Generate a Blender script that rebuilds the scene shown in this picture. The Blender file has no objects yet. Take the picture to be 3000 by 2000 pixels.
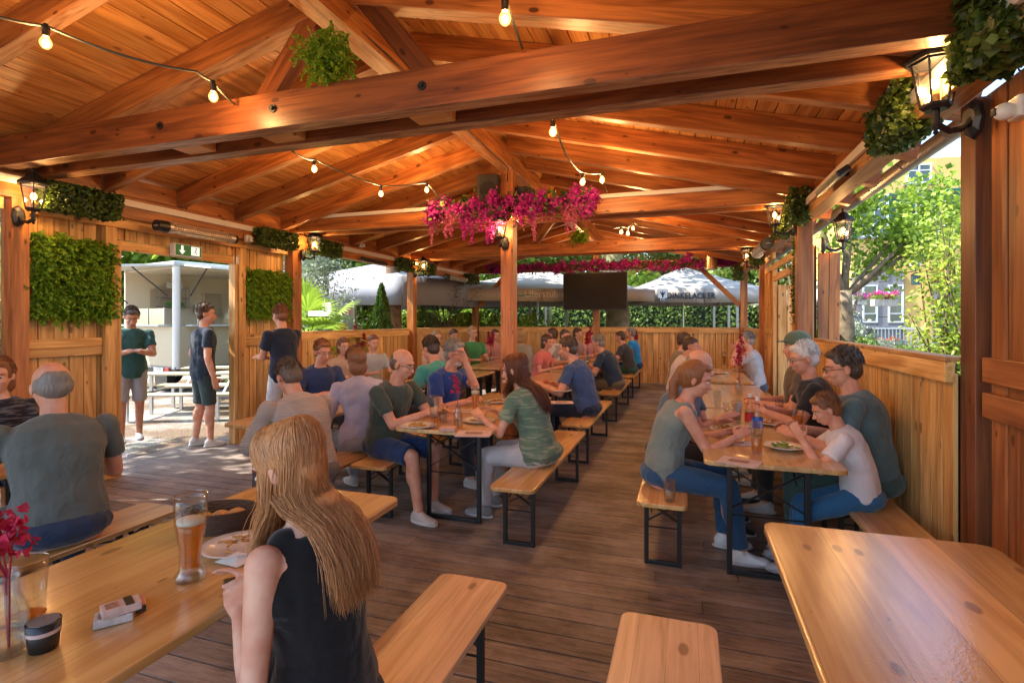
import bpy, bmesh, math, random
import numpy as np
from mathutils import Vector, Matrix, Euler, noise
PI=math.pi
scene=bpy.context.scene
# ---------------------------------------------------------------- camera
F=1560.0; VH=938.0; TH=math.atan2(510,F); CAMZ=1.6
ST,CT=math.sin(TH),math.cos(TH)
cam_d=bpy.data.cameras.new('camera'); cam=bpy.data.objects.new('camera',cam_d)
scene.collection.objects.link(cam); scene.camera=cam
cam_d.sensor_width=36; cam_d.lens=F/3000*36
cam_d.shift_y=-(1000-VH)/3000
cam_d.clip_start=.05; cam_d.clip_end=400
cam.location=(0,0,CAMZ); cam.rotation_euler=(PI/2,0,TH)
# ---------------------------------------------------------------- world, sun, exposure
SUN=Vector((-.60,-.22,.86)).normalized()
world=bpy.data.worlds.new('World'); scene.world=world; world.use_nodes=True
wn=world.node_tree.nodes; wl=world.node_tree.links
bg=wn.get('Background') or wn.new('ShaderNodeBackground')
sky=wn.new('ShaderNodeTexSky'); sky.sky_type='NISHITA'; sky.sun_disc=False
sky.sun_elevation=math.asin(SUN.z); sky.sun_rotation=math.atan2(SUN.x,SUN.y)%(2*PI)
wl.new(sky.outputs[0],bg.inputs[0]); bg.inputs[1].default_value=.15
sd=bpy.data.lights.new('sun','SUN'); sun=bpy.data.objects.new('sun',sd); scene.collection.objects.link(sun)
sd.energy=3.5; sd.angle=math.radians(.6); sd.color=(1,.94,.84)
sun.rotation_euler=SUN.to_track_quat('Z','Y').to_euler(); sun.location=(-20,-10,30)
vs=scene.view_settings; vs.view_transform='Standard'; vs.look='None'; vs.exposure=2.0; vs.gamma=1; vs.use_curve_mapping=False
cy=scene.cycles; cy.use_denoising=True; cy.max_bounces=8; cy.diffuse_bounces=5; cy.glossy_bounces=3
cy.transmission_bounces=6; cy.transparent_max_bounces=12; cy.sample_clamp_indirect=4; cy.caustics_reflective=False; cy.caustics_refractive=False
# ---------------------------------------------------------------- helpers
R=random.Random(7)
col=scene.collection
def at(u,v,t):
    """pixel of the 3000 px photograph at view depth t -> point of the place"""
    a=(u-1500)/F; return Vector((-ST*t+CT*a*t, CT*t+ST*a*t, CAMZ+(VH-v)/F*t))
def tag(o,label=None,cat=None,group=None,kind=None):
    if label: o['label']=label
    if cat: o['category']=cat
    if group: o['group']=group
    if kind: o['kind']=kind
    return o
def thing(name,label,cat,loc=(0,0,0),rz=0,group=None,kind=None):
    o=bpy.data.objects.new(name,None); col.objects.link(o); o.empty_display_size=.1
    o.location=loc; o.rotation_euler=(0,0,rz)
    o.matrix_basis=Matrix.Translation(Vector(loc))@Matrix.Rotation(rz,4,'Z')
    return tag(o,label,cat,group,kind)
def link(name,me,mat=None,parent=None,M=None,local=True):
    o=bpy.data.objects.new(name,me); col.objects.link(o)
    if mat is not None and len(me.materials)==0: me.materials.append(mat)
    if parent is not None:
        o.parent=parent
        if not local:
            w=parent.matrix_basis.copy(); p=parent.parent
            while p is not None: w=p.matrix_basis@w; p=p.parent
            o.matrix_parent_inverse=w.inverted()
    if M is not None: o.matrix_basis=M
    return o
def copy_tree(o,parent=None):
    c=o.copy(); col.objects.link(c)
    if parent is not None: c.parent=parent
    for ch in list(o.children): copy_tree(ch,c)
    return c
def place(o,loc,rz=0,label=None,group=None):
    o.matrix_basis=Matrix.Translation(Vector(loc))@Matrix.Rotation(rz,4,'Z')
    if label: o['label']=label
    if group: o['group']=group
    return o
def copy_thing(o,loc,rz=0,label=None,group=None): return place(copy_tree(o),loc,rz,label,group)
def pymesh(name,V,Fc,smooth=False):
    me=bpy.data.meshes.new(name); me.from_pydata([tuple(v) for v in V],[],Fc); me.update()
    if smooth: me.shade_smooth()
    return me
class MB:
    """collects closed shapes into one mesh"""
    def __init__(s): s.V=[]; s.F=[]
    def add(s,V,Fc):
        n=len(s.V); s.V+= [Vector(v) for v in V]; s.F+=[tuple(i+n for i in f) for f in Fc]; return s
    def box(s,c,d,rot=None):
        c=Vector(c); hx,hy,hz=d[0]/2,d[1]/2,d[2]/2
        V=[Vector((x,y,z)) for x in(-hx,hx) for y in(-hy,hy) for z in(-hz,hz)]
        if rot is not None: V=[rot@v for v in V]
        return s.add([v+c for v in V],[(0,1,3,2),(4,6,7,5),(0,4,5,1),(2,3,7,6),(0,2,6,4),(1,5,7,3)])
    def beam(s,p0,p1,w,h,up=(0,0,1)):
        p0=Vector(p0);p1=Vector(p1);d=p1-p0;x=d.normalized();y=Vector(up).cross(x)
        if y.length<1e-4: y=Vector((1,0,0)).cross(x)
        y.normalize();z=x.cross(y)
        return s.box((p0+p1)/2,(d.length,w,h),Matrix((x,y,z)).transposed())
    def loft(s,rings,cap=True):
        """rings: (centre, axis u, axis v, ru, rv)"""
        n=getattr(s,'seg',14); V=[];Fc=[]
        for c,u,v,ru,rv in rings:
            for k in range(n):
                a=2*PI*k/n; V.append(Vector(c)+Vector(u)*math.cos(a)*ru+Vector(v)*math.sin(a)*rv)
        m=len(rings)
        for i in range(m-1):
            for k in range(n):
                k2=(k+1)%n; Fc.append((i*n+k,i*n+k2,(i+1)*n+k2,(i+1)*n+k))
        if cap:
            V.append(Vector(rings[0][0])); V.append(Vector(rings[-1][0])); a=len(V)-2
            for k in range(n):
                k2=(k+1)%n; Fc.append((a,k2,k)); Fc.append((a+1,(m-1)*n+k,(m-1)*n+k2))
        # outward
        c0=Vector(rings[0][0]);c1=Vector(rings[-1][0])
        ax=(c1-c0); u,v=Vector(rings[0][1]),Vector(rings[0][2])
        if u.cross(v).dot(ax)<0: Fc=[tuple(reversed(f)) for f in Fc]
        return s.add(V,Fc)
    def cyl(s,p0,p1,r0,r1=None):
        r1=r0 if r1 is None else r1
        p0=Vector(p0);p1=Vector(p1);d=(p1-p0).normalized(); u=d.orthogonal().normalized(); v=d.cross(u)
        return s.loft([(p0,u,v,r0,r0),(p1,u,v,r1,r1)])
    def cap(s,p0,r0,p1,r1,fl=1.0):
        p0=Vector(p0);p1=Vector(p1);d=p1-p0
        d=d.normalized() if d.length>1e-6 else Vector((0,0,1))
        u=d.orthogonal().normalized(); v=d.cross(u); rg=[]
        for a in (80,55,28): rg.append((p0-d*r0*math.sin(math.radians(a)),u,v,r0*math.cos(math.radians(a)),r0*math.cos(math.radians(a))))
        rg.append((p0,u,v,r0,r0)); rg.append((p1,u,v,r1,r1))
        for a in (28,55,80): rg.append((p1+d*r1*math.sin(math.radians(a)),u,v,r1*math.cos(math.radians(a)),r1*math.cos(math.radians(a))))
        return s.loft(rg)
    def ell(s,c,r,rot=None):
        c=Vector(c); rot=rot or Matrix.Identity(3)
        x,y,z=[rot@Vector(a) for a in((1,0,0),(0,1,0),(0,0,1))]; rg=[]
        for a in range(-80,81,20):
            q=math.radians(a); rg.append((c+z*r[2]*math.sin(q)*(1/math.sin(math.radians(80))),x,y,r[0]*math.cos(q),r[1]*math.cos(q)))
        return s.loft(rg)
    def lathe(s,prof,c=(0,0,0),n=20,cap=True):
        old=getattr(s,'seg',14); s.seg=n; c=Vector(c)
        s.loft([(c+Vector((0,0,z)),(1,0,0),(0,1,0),max(r,1e-4),max(r,1e-4)) for z,r in prof],cap); s.seg=old; return s
    def prism(s,pts,z0,z1,M=None):
        n=len(pts); V=[Vector((x,y,z0)) for x,y in pts]+[Vector((x,y,z1)) for x,y in pts]
        if M is not None: V=[M@v for v in V]
        return s.add(V,[tuple(reversed(range(n))),tuple(range(n,2*n))]+[(i,(i+1)%n,n+(i+1)%n,n+i) for i in range(n)])
    def mesh(s,name,smooth=False,bevel=0):
        me=pymesh(name,s.V,s.F)
        if bevel:
            bm=bmesh.new(); bm.from_mesh(me)
            bmesh.ops.bevel(bm,geom=[e for e in bm.edges if len(e.link_faces)==2 and e.calc_face_angle(0)>.5],offset=bevel,segments=2,affect='EDGES',clamp_overlap=True,profile=.5)
            bm.to_mesh(me); bm.free()
        if smooth: me.shade_smooth()
        return me
    def build(s,name,mat,parent=None,smooth=False,bevel=0,M=None,auto=False):
        me=s.mesh(name,smooth,bevel); me.materials.append(mat)
        if auto: me.shade_smooth(); me.set_sharp_from_angle(angle=math.radians(35))
        return link(name,me,None,parent,M)
_bc={}
def board_mesh(L,W,H,mat,bev=.004):
    k=(round(L,3),round(W,3),round(H,3),mat.name,bev)
    if k not in _bc:
        m=MB().box((0,0,0),(L,W,H)).mesh('board',False,bev); 
        m.materials.append(mat); _bc[k]=m
    return _bc[k]
def member(name,p0,p1,w,h,mat,parent,up=(0,0,1),bev=.004,roll=0):
    """a straight timber with its local X along its length; world coordinates"""
    p0=Vector(p0);p1=Vector(p1);d=p1-p0;x=d.normalized();y=Vector(up).cross(x)
    if y.length<1e-4: y=Vector((1,0,0)).cross(x)
    y.normalize();z=x.cross(y)
    M=Matrix((x,y,z)).transposed().to_4x4(); M.translation=(p0+p1)/2
    return link(name,board_mesh(d.length,w,h,mat,bev),None,parent,M,local=(parent is None))
def tube(pts,r,n=8):
    mb=MB(); mb.seg=n; pts=[Vector(p) for p in pts]; rg=[]; u=None
    for i,p in enumerate(pts):
        d=(pts[min(i+1,len(pts)-1)]-pts[max(i-1,0)]).normalized()
        if u is None: u=d.orthogonal().normalized()
        u=(u-d*u.dot(d)).normalized(); rr=r[i] if hasattr(r,'__len__') else r
        rg.append((p,u,d.cross(u),rr,rr))
    mb.loft(rg); return mb
def tubes(mb,pts,r,n=6):
    t=tube(pts,r,n); mb.add(t.V,t.F); return mb
# ---------------------------------------------------------------- materials
def nodes(name):
    m=bpy.data.materials.new(name); m.use_nodes=True; nt=m.node_tree
    return m,nt,nt.nodes.get('Principled BSDF')
def setp(b,**k):
    for a,v in k.items():
        b.inputs[{'rough':'Roughness','metal':'Metallic','trans':'Transmission Weight','ior':'IOR','emis':'Emission Strength','emcol':'Emission Color','alpha':'Alpha','coat':'Coat Weight','coatr':'Coat Roughness','spec':'Specular IOR Level','sheen':'Sheen Weight','sss':'Subsurface Weight'}[a]].default_value=v
def plain(name,c,rough=.5,var=.0,vs=20,bump=0,bs=80,**k):
    m,nt,b=nodes(name); N=nt.nodes;L=nt.links
    b.inputs['Base Color'].default_value=(*c,1); setp(b,rough=rough,**k)
    tc=N.new('ShaderNodeTexCoord')
    if var:
        n=N.new('ShaderNodeTexNoise'); n.inputs['Scale'].default_value=vs; n.inputs['Detail'].default_value=4; L.new(tc.outputs['Object'],n.inputs[0])
        r=N.new('ShaderNodeMapRange'); r.inputs[1].default_value=.3;r.inputs[2].default_value=.7;r.inputs[3].default_value=1-var;r.inputs[4].default_value=1+var; L.new(n.outputs[0],r.inputs[0])
        x=N.new('ShaderNodeVectorMath'); x.operation='SCALE'; x.inputs[0].default_value=c; L.new(r.outputs[0],x.inputs['Scale']); L.new(x.outputs[0],b.inputs['Base Color'])
    if bump:
        n=N.new('ShaderNodeTexNoise'); n.inputs['Scale'].default_value=bs; n.inputs['Detail'].default_value=3; L.new(tc.outputs['Object'],n.inputs[0])
        bp=N.new('ShaderNodeBump'); bp.inputs['Strength'].default_value=bump; bp.inputs['Distance'].default_value=.01; L.new(n.outputs[0],bp.inputs['Height']); L.new(bp.outputs[0],b.inputs['Normal'])
    return m
def wood(name,c1,c2,rough=.5,grain=1.0,knots=.8,var=.26,coat=0,coatr=.1,peel=0,bump=.25,axis=0,strips=0,scrape_bounce=0):
    m,nt,b=nodes(name); N=nt.nodes;L=nt.links
    tc=N.new('ShaderNodeTexCoord'); oi=N.new('ShaderNodeObjectInfo')
    off=N.new('ShaderNodeVectorMath'); off.operation='SCALE'; off.inputs[0].default_value=(37,21,13); L.new(oi.outputs['Random'],off.inputs['Scale'])
    ad=N.new('ShaderNodeVectorMath'); L.new(tc.outputs['Object'],ad.inputs[0]); L.new(off.outputs[0],ad.inputs[1])
    def mapped(sc):
        if axis==1: sc=(sc[1],sc[0],sc[2])
        if axis==2: sc=(sc[2],sc[1],sc[0])
        mp=N.new('ShaderNodeMapping'); mp.inputs['Scale'].default_value=sc; L.new(ad.outputs[0],mp.inputs[0]); return mp.outputs[0]
    def noise_(sc,s,d=4,dist=0):
        n=N.new('ShaderNodeTexNoise'); n.inputs['Scale'].default_value=s; n.inputs['Detail'].default_value=d; n.inputs['Distortion'].default_value=dist; L.new(mapped(sc),n.inputs[0]); return n.outputs[0]
    g1=noise_((.9*grain,9*grain,9*grain),1.6,3,.8); g2=noise_((2,70,70),1,4); g3=noise_((.5,1.5,1.5),1.5,3)
    mx=N.new('ShaderNodeMath'); mx.operation='MULTIPLY_ADD'; mx.inputs[1].default_value=.65; L.new(g1,mx.inputs[0])
    m2=N.new('ShaderNodeMath'); m2.operation='MULTIPLY'; m2.inputs[1].default_value=.35; L.new(g2,m2.inputs[0]); L.new(m2.outputs[0],mx.inputs[2])
    rp=N.new('ShaderNodeValToRGB'); rp.color_ramp.elements[0].position=.40; rp.color_ramp.elements[0].color=(*c1,1); rp.color_ramp.elements[1].position=.60; rp.color_ramp.elements[1].color=(*c2,1); L.new(mx.outputs[0],rp.inputs[0])
    # board to board and slow variation
    br=N.new('ShaderNodeMapRange'); br.inputs[3].default_value=1-var; br.inputs[4].default_value=1+var*.7; L.new(oi.outputs['Random'],br.inputs[0])
    b3=N.new('ShaderNodeMapRange'); b3.inputs[1].default_value=.3;b3.inputs[2].default_value=.7;b3.inputs[3].default_value=.82; b3.inputs[4].default_value=1.14; L.new(g3,b3.inputs[0])
    mu=N.new('ShaderNodeMath'); mu.operation='MULTIPLY'; L.new(br.outputs[0],mu.inputs[0]); L.new(b3.outputs[0],mu.inputs[1])
    sc=N.new('ShaderNodeVectorMath'); sc.operation='SCALE'; L.new(rp.outputs[0],sc.inputs[0]); L.new(mu.outputs[0],sc.inputs['Scale'])
    out=sc.outputs[0]
    if knots:
        sx=N.new('ShaderNodeSeparateXYZ'); L.new(ad.outputs[0],sx.inputs[0]); l_=1 if axis==1 else 0; c_=0 if axis==1 else 1
        yz=N.new('ShaderNodeMath'); L.new(sx.outputs[c_],yz.inputs[0]); L.new(sx.outputs[2],yz.inputs[1])
        cb=N.new('ShaderNodeCombineXYZ'); xs_=N.new('ShaderNodeMath'); xs_.operation='MULTIPLY'; xs_.inputs[1].default_value=2.9; L.new(sx.outputs[l_],xs_.inputs[0]); ys_=N.new('ShaderNodeMath'); ys_.operation='MULTIPLY'; ys_.inputs[1].default_value=6.2; L.new(yz.outputs[0],ys_.inputs[0]); L.new(xs_.outputs[0],cb.inputs[0]); L.new(ys_.outputs[0],cb.inputs[1])
        vo=N.new('ShaderNodeTexVoronoi'); vo.voronoi_dimensions='2D'; vo.inputs['Scale'].default_value=1; L.new(cb.outputs[0],vo.inputs[0])
        sc_=N.new('ShaderNodeSeparateColor'); L.new(vo.outputs['Color'],sc_.inputs[0]); th=N.new('ShaderNodeMapRange'); th.inputs[1].default_value=.35; th.inputs[3].default_value=.0; th.inputs[4].default_value=.12; L.new(sc_.outputs[0],th.inputs[0])
        q_=N.new('ShaderNodeMath'); q_.operation='SUBTRACT'; L.new(th.outputs[0],q_.inputs[0]); L.new(vo.outputs[0],q_.inputs[1])
        kr=N.new('ShaderNodeMapRange'); kr.inputs[1].default_value=-.008; kr.inputs[2].default_value=.03; kr.inputs[3].default_value=0; kr.inputs[4].default_value=knots; L.new(q_.outputs[0],kr.inputs[0])
        mk=N.new('ShaderNodeMix'); mk.data_type='RGBA'; L.new(kr.outputs[0],mk.inputs[0]); L.new(out,mk.inputs[6]); mk.inputs[7].default_value=(c1[0]*.35,c1[1]*.28,c1[2]*.25,1); out=mk.outputs[2]
    if scrape_bounce:      # underside with scrape marks, paler with floor-bounced light put into the colour
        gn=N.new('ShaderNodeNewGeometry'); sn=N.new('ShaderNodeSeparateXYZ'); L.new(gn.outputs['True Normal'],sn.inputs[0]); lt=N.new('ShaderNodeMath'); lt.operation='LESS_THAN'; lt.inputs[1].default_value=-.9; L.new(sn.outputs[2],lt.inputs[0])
        rn=noise_((3,26,26),1.2,5,.6); rm=N.new('ShaderNodeMapRange'); rm.inputs[1].default_value=.38; rm.inputs[2].default_value=.62; rm.inputs[3].default_value=.1*scrape_bounce; rm.inputs[4].default_value=.85*scrape_bounce; L.new(rn,rm.inputs[0]); rq=N.new('ShaderNodeMath'); rq.operation='MULTIPLY'; L.new(lt.outputs[0],rq.inputs[0]); L.new(rm.outputs[0],rq.inputs[1])
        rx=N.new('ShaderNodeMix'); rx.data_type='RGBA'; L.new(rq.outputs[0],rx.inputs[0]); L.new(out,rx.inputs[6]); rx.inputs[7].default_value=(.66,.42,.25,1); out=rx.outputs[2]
    if strips:   # glued staves: a tone of their own and a hairline joint
        sp=N.new('ShaderNodeSeparateXYZ'); L.new(tc.outputs['Object'],sp.inputs[0]); dv=N.new('ShaderNodeMath'); dv.operation='DIVIDE'; dv.inputs[1].default_value=strips; L.new(sp.outputs[0],dv.inputs[0])
        fl=N.new('ShaderNodeMath'); fl.operation='FLOOR'; L.new(dv.outputs[0],fl.inputs[0]); w1=N.new('ShaderNodeTexWhiteNoise'); w1.noise_dimensions='2D'; cv=N.new('ShaderNodeCombineXYZ'); L.new(fl.outputs[0],cv.inputs[0]); L.new(oi.outputs['Random'],cv.inputs[1]); L.new(cv.outputs[0],w1.inputs['Vector'])
        fr=N.new('ShaderNodeMath'); fr.operation='FRACT'; L.new(dv.outputs[0],fr.inputs[0]); cp=N.new('ShaderNodeMath'); cp.operation='GREATER_THAN'; cp.inputs[1].default_value=.012; L.new(fr.outputs[0],cp.inputs[0])
        mr=N.new('ShaderNodeMapRange'); mr.inputs[3].default_value=.80; mr.inputs[4].default_value=1.12; L.new(w1.outputs[0],mr.inputs[0]); ml=N.new('ShaderNodeMapRange'); ml.inputs[3].default_value=.45; ml.inputs[4].default_value=1; L.new(cp.outputs[0],ml.inputs[0])
        mm=N.new('ShaderNodeMath'); mm.operation='MULTIPLY'; L.new(mr.outputs[0],mm.inputs[0]); L.new(ml.outputs[0],mm.inputs[1]); ss=N.new('ShaderNodeVectorMath'); ss.operation='SCALE'; L.new(out,ss.inputs[0]); L.new(mm.outputs[0],ss.inputs['Scale']); out=ss.outputs[0]
        # pale scuffs and drink rings
        wn_=N.new('ShaderNodeTexVoronoi'); wn_.inputs['Scale'].default_value=3.1; L.new(tc.outputs['Object'],wn_.inputs[0]); rg_=N.new('ShaderNodeValToRGB'); e_=rg_.color_ramp.elements; e_[0].position=.10; e_[0].color=(0,0,0,1); e_[1].position=.125; e_[1].color=(0,0,0,1); x_=e_.new(.113); x_.color=(.10,.10,.10,1); L.new(wn_.outputs[0],rg_.inputs[0])
        mz=N.new('ShaderNodeMix'); mz.data_type='RGBA'; L.new(rg_.outputs[0],mz.inputs[0]); L.new(out,mz.inputs[6]); mz.inputs[7].default_value=(.25,.12,.05,1); out=mz.outputs[2]
    L.new(out,b.inputs['Base Color'])
    setp(b,rough=rough,coat=coat,coatr=coatr)
    if coat>.8: b.inputs['Coat IOR'].default_value=2.1
    bp=N.new('ShaderNodeBump'); bp.inputs['Strength'].default_value=bump; bp.inputs['Distance'].default_value=.004; L.new(mx.outputs[0],bp.inputs['Height']); L.new(bp.outputs[0],b.inputs['Normal'])
    if peel:
        pn=N.new('ShaderNodeTexNoise'); pn.inputs['Scale'].default_value=160; pn.inputs['Detail'].default_value=2; L.new(tc.outputs['Object'],pn.inputs[0])
        bq=N.new('ShaderNodeBump'); bq.inputs['Strength'].default_value=peel; bq.inputs['Distance'].default_value=.0012; L.new(pn.outputs[0],bq.inputs['Height']); L.new(bq.outputs[0],b.inputs['Coat Normal'])
    return m
def leafmat(name,c1,c2,trans=.35,rough=.45):
    m,nt,b=nodes(name); N=nt.nodes;L=nt.links
    g=N.new('ShaderNodeNewGeometry'); rp=N.new('ShaderNodeValToRGB'); rp.color_ramp.elements[0].color=(*c1,1); rp.color_ramp.elements[1].color=(*c2,1); L.new(g.outputs['Random Per Island'],rp.inputs[0])
    L.new(rp.outputs[0],b.inputs['Base Color']); setp(b,rough=rough)
    t=N.new('ShaderNodeBsdfTranslucent'); L.new(rp.outputs[0],t.inputs[0]); ms=N.new('ShaderNodeMixShader'); ms.inputs[0].default_value=trans
    L.new(b.outputs[0],ms.inputs[1]); L.new(t.outputs[0],ms.inputs[2]); L.new(ms.outputs[0],N['Material Output'].inputs[0]); return m
def thinglass(name,tint=(.95,.97,.96),gl=.12,rough=.02):
    m=bpy.data.materials.new(name); m.use_nodes=True; nt=m.node_tree; N=nt.nodes;L=nt.links; N.clear()
    o=N.new('ShaderNodeOutputMaterial'); t=N.new('ShaderNodeBsdfTransparent'); t.inputs[0].default_value=(*tint,1)
    g=N.new('ShaderNodeBsdfGlossy'); g.inputs['Roughness'].default_value=rough; lw=N.new('ShaderNodeLayerWeight'); lw.inputs[0].default_value=.35
    mr=N.new('ShaderNodeMapRange'); mr.inputs[3].default_value=gl*.4; mr.inputs[4].default_value=min(1,gl*5); L.new(lw.outputs['Facing'],mr.inputs[0])
    ms=N.new('ShaderNodeMixShader'); L.new(mr.outputs[0],ms.inputs[0]); L.new(t.outputs[0],ms.inputs[1]); L.new(g.outputs[0],ms.inputs[2]); L.new(ms.outputs[0],o.inputs[0]); return m
def emit(name,c,s):
    m,nt,b=nodes(name); b.inputs['Base Color'].default_value=(*c,1); b.inputs['Emission Color'].default_value=(*c,1); setp(b,emis=s); return m
M={}
M['beam']=wood('beam_wood',(.27,.085,.02),(.56,.21,.055),.42,bump=.3,knots=.9,scrape_bounce=.8)
M['darkbeam']=wood('dark_beam_wood',(.12,.034,.011),(.26,.082,.024),.4,bump=.35,scrape_bounce=.8)
M['plank']=wood('ceiling_wood',(.50,.19,.045),(.80,.40,.13),.38,var=.16,knots=.7,bump=.15)
M['wall']=wood('wall_wood',(.56,.27,.07),(.86,.53,.20),.5,var=.2,knots=.8)
M['post']=wood('post_wood',(.24,.075,.02),(.47,.17,.05),.42,bump=.3,knots=.85)
M['pale']=wood('pale_wood',(.50,.24,.08),(.70,.40,.16),.5,var=.12)
M['deck']=None
M['top']=wood('varnished_top',(.60,.30,.085),(.80,.48,.17),.42,knots=.7,coat=.9,coatr=.13,strips=.19,peel=.5,var=.1,bump=.08,axis=1)
M['bench']=wood('bench_wood',(.62,.31,.08),(.82,.50,.18),.4,strips=.16,knots=.75,coat=.6,coatr=.18,peel=.3,var=.16,bump=.1,axis=1)
M['benchfg']=wood('pinkish_bench_wood',(.58,.33,.17),(.76,.49,.29),.42,strips=.105,knots=.75,coat=.35,coatr=.25,peel=.2,var=.06,bump=.1,axis=1)
M['metal']=plain('black_painted_steel',(.012,.013,.015),.38)
M['steel']=plain('galvanised_steel',(.5,.5,.5),.35,metal=.9,var=.1)
M['white']=plain('white_plastic',(.75,.73,.69),.4)
M['black']=plain('black_plastic',(.02,.02,.02),.35)
M['iron']=plain('cast_iron',(.015,.015,.018),.4,bump=.1)
M['glass']=thinglass('clear_glass')
M['pane']=thinglass('lantern_glass',(.93,.93,.9),.10,.08)
M['bulb']=emit('lit_bulb',(1,.55,.2),14)
M['bulbglass']=thinglass('amber_bulb_glass',(1,.62,.28),.10)
nt_=M['bulbglass'].node_tree; o_=[n for n in nt_.nodes if n.type=='OUTPUT_MATERIAL'][0]; e_=nt_.nodes.new('ShaderNodeEmission'); e_.inputs[0].default_value=(1,.45,.13,1); e_.inputs[1].default_value=.55
a_=nt_.nodes.new('ShaderNodeAddShader'); nt_.links.new(o_.inputs[0].links[0].from_socket,a_.inputs[0]); nt_.links.new(e_.outputs[0],a_.inputs[1]); nt_.links.new(a_.outputs[0],o_.inputs[0])
# ---------------------------------------------------------------- deck material and ground
def deckmat():
    m,nt,b=nodes('weathered_decking'); N=nt.nodes;L=nt.links
    tc=N.new('ShaderNodeTexCoord'); oi=N.new('ShaderNodeObjectInfo'); g=N.new('ShaderNodeNewGeometry')
    off=N.new('ShaderNodeVectorMath'); off.operation='SCALE'; off.inputs[0].default_value=(37,21,13); L.new(oi.outputs['Random'],off.inputs['Scale'])
    ad=N.new('ShaderNodeVectorMath'); L.new(tc.outputs['Object'],ad.inputs[0]); L.new(off.outputs[0],ad.inputs[1])
    def nz(src,sc,s,d):
        mp=N.new('ShaderNodeMapping'); mp.inputs['Scale'].default_value=sc; L.new(src,mp.inputs[0]); n=N.new('ShaderNodeTexNoise'); n.inputs['Scale'].default_value=s; n.inputs['Detail'].default_value=d; n.inputs['Roughness'].default_value=.65; L.new(mp.outputs[0],n.inputs[0]); return n.outputs[0]
    a=nz(ad.outputs[0],(3,28,28),1.5,6); w=nz(g.outputs['Position'],(1.4,1.4,1),1.3,6); f=nz(ad.outputs[0],(14,160,60),1,3)
    r1=N.new('ShaderNodeValToRGB'); e=r1.color_ramp.elements; e[0].position=.33;e[0].color=(.07,.05,.040,1);e[1].position=.66;e[1].color=(.27,.21,.17,1); L.new(a,r1.inputs[0])
    r2=N.new('ShaderNodeMapRange'); r2.inputs[1].default_value=.42;r2.inputs[2].default_value=.66; L.new(w,r2.inputs[0])
    a2=N.new('ShaderNodeMath'); a2.operation='MULTIPLY'; L.new(r2.outputs[0],a2.inputs[0]); L.new(f,a2.inputs[1])
    mk=N.new('ShaderNodeMix'); mk.data_type='RGBA'; L.new(a2.outputs[0],mk.inputs[0]); L.new(r1.outputs[0],mk.inputs[6]); mk.inputs[7].default_value=(.50,.42,.35,1)
    br=N.new('ShaderNodeMapRange'); br.inputs[3].default_value=.75; br.inputs[4].default_value=1.25; L.new(oi.outputs['Random'],br.inputs[0])
    sc=N.new('ShaderNodeVectorMath'); sc.operation='SCALE'; L.new(mk.outputs[2],sc.inputs[0]); L.new(br.outputs[0],sc.inputs['Scale']); L.new(sc.outputs[0],b.inputs['Base Color'])
    rr=N.new('ShaderNodeMapRange'); rr.inputs[3].default_value=.42; rr.inputs[4].default_value=.75; L.new(a,rr.inputs[0]); L.new(rr.outputs[0],b.inputs['Roughness'])
    # fine grooves along the board
    mp=N.new('ShaderNodeSeparateXYZ'); L.new(tc.outputs['Object'],mp.inputs[0]); sn=N.new('ShaderNodeMath'); sn.operation='MULTIPLY'; sn.inputs[1].default_value=620; L.new(mp.outputs[1],sn.inputs[0]); s2=N.new('ShaderNodeMath'); s2.operation='SINE'; L.new(sn.outputs[0],s2.inputs[0])
    ma=N.new('ShaderNodeMath'); ma.operation='MULTIPLY_ADD'; ma.inputs[1].default_value=.35; L.new(s2.outputs[0],ma.inputs[0]); L.new(a,ma.inputs[2])
    bp=N.new('ShaderNodeBump'); bp.inputs['Strength'].default_value=.55; bp.inputs['Distance'].default_value=.004; L.new(ma.outputs[0],bp.inputs['Height']); L.new(bp.outputs[0],b.inputs['Normal'])
    return m
M['deck']=deckmat()
XL,XR,XM=-5.6,1.3,-2.2            # left wall, right wall, ridge
YN,YE=-1.0,13.75
floor=thing('deck_floor',None,None,kind='structure')
pw=.146; k=0; y=YN
while y<YE+.1:
    cut=[-1.9,.2,-3.6][k%3]+R.uniform(-.15,.15); xl=-6.05; xr=1.45
    if 3.9<y<5.4 : xl=-6.12
    for a,b_ in((xl,cut-.002),(cut+.002,xr)):
        member('plank',(a,y+pw/2,-.0125),(b_,y+pw/2,-.0125+R.uniform(-.001,.001)),pw-.009,.025,M['deck'],floor,bev=.002)
    y+=pw; k+=1
MB().box(((xl+xr)/2,(YN+YE)/2,-.09),(7.3,YE-YN+.1,.10)).build('joist_bed',M['darkbeam'],floor)
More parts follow.
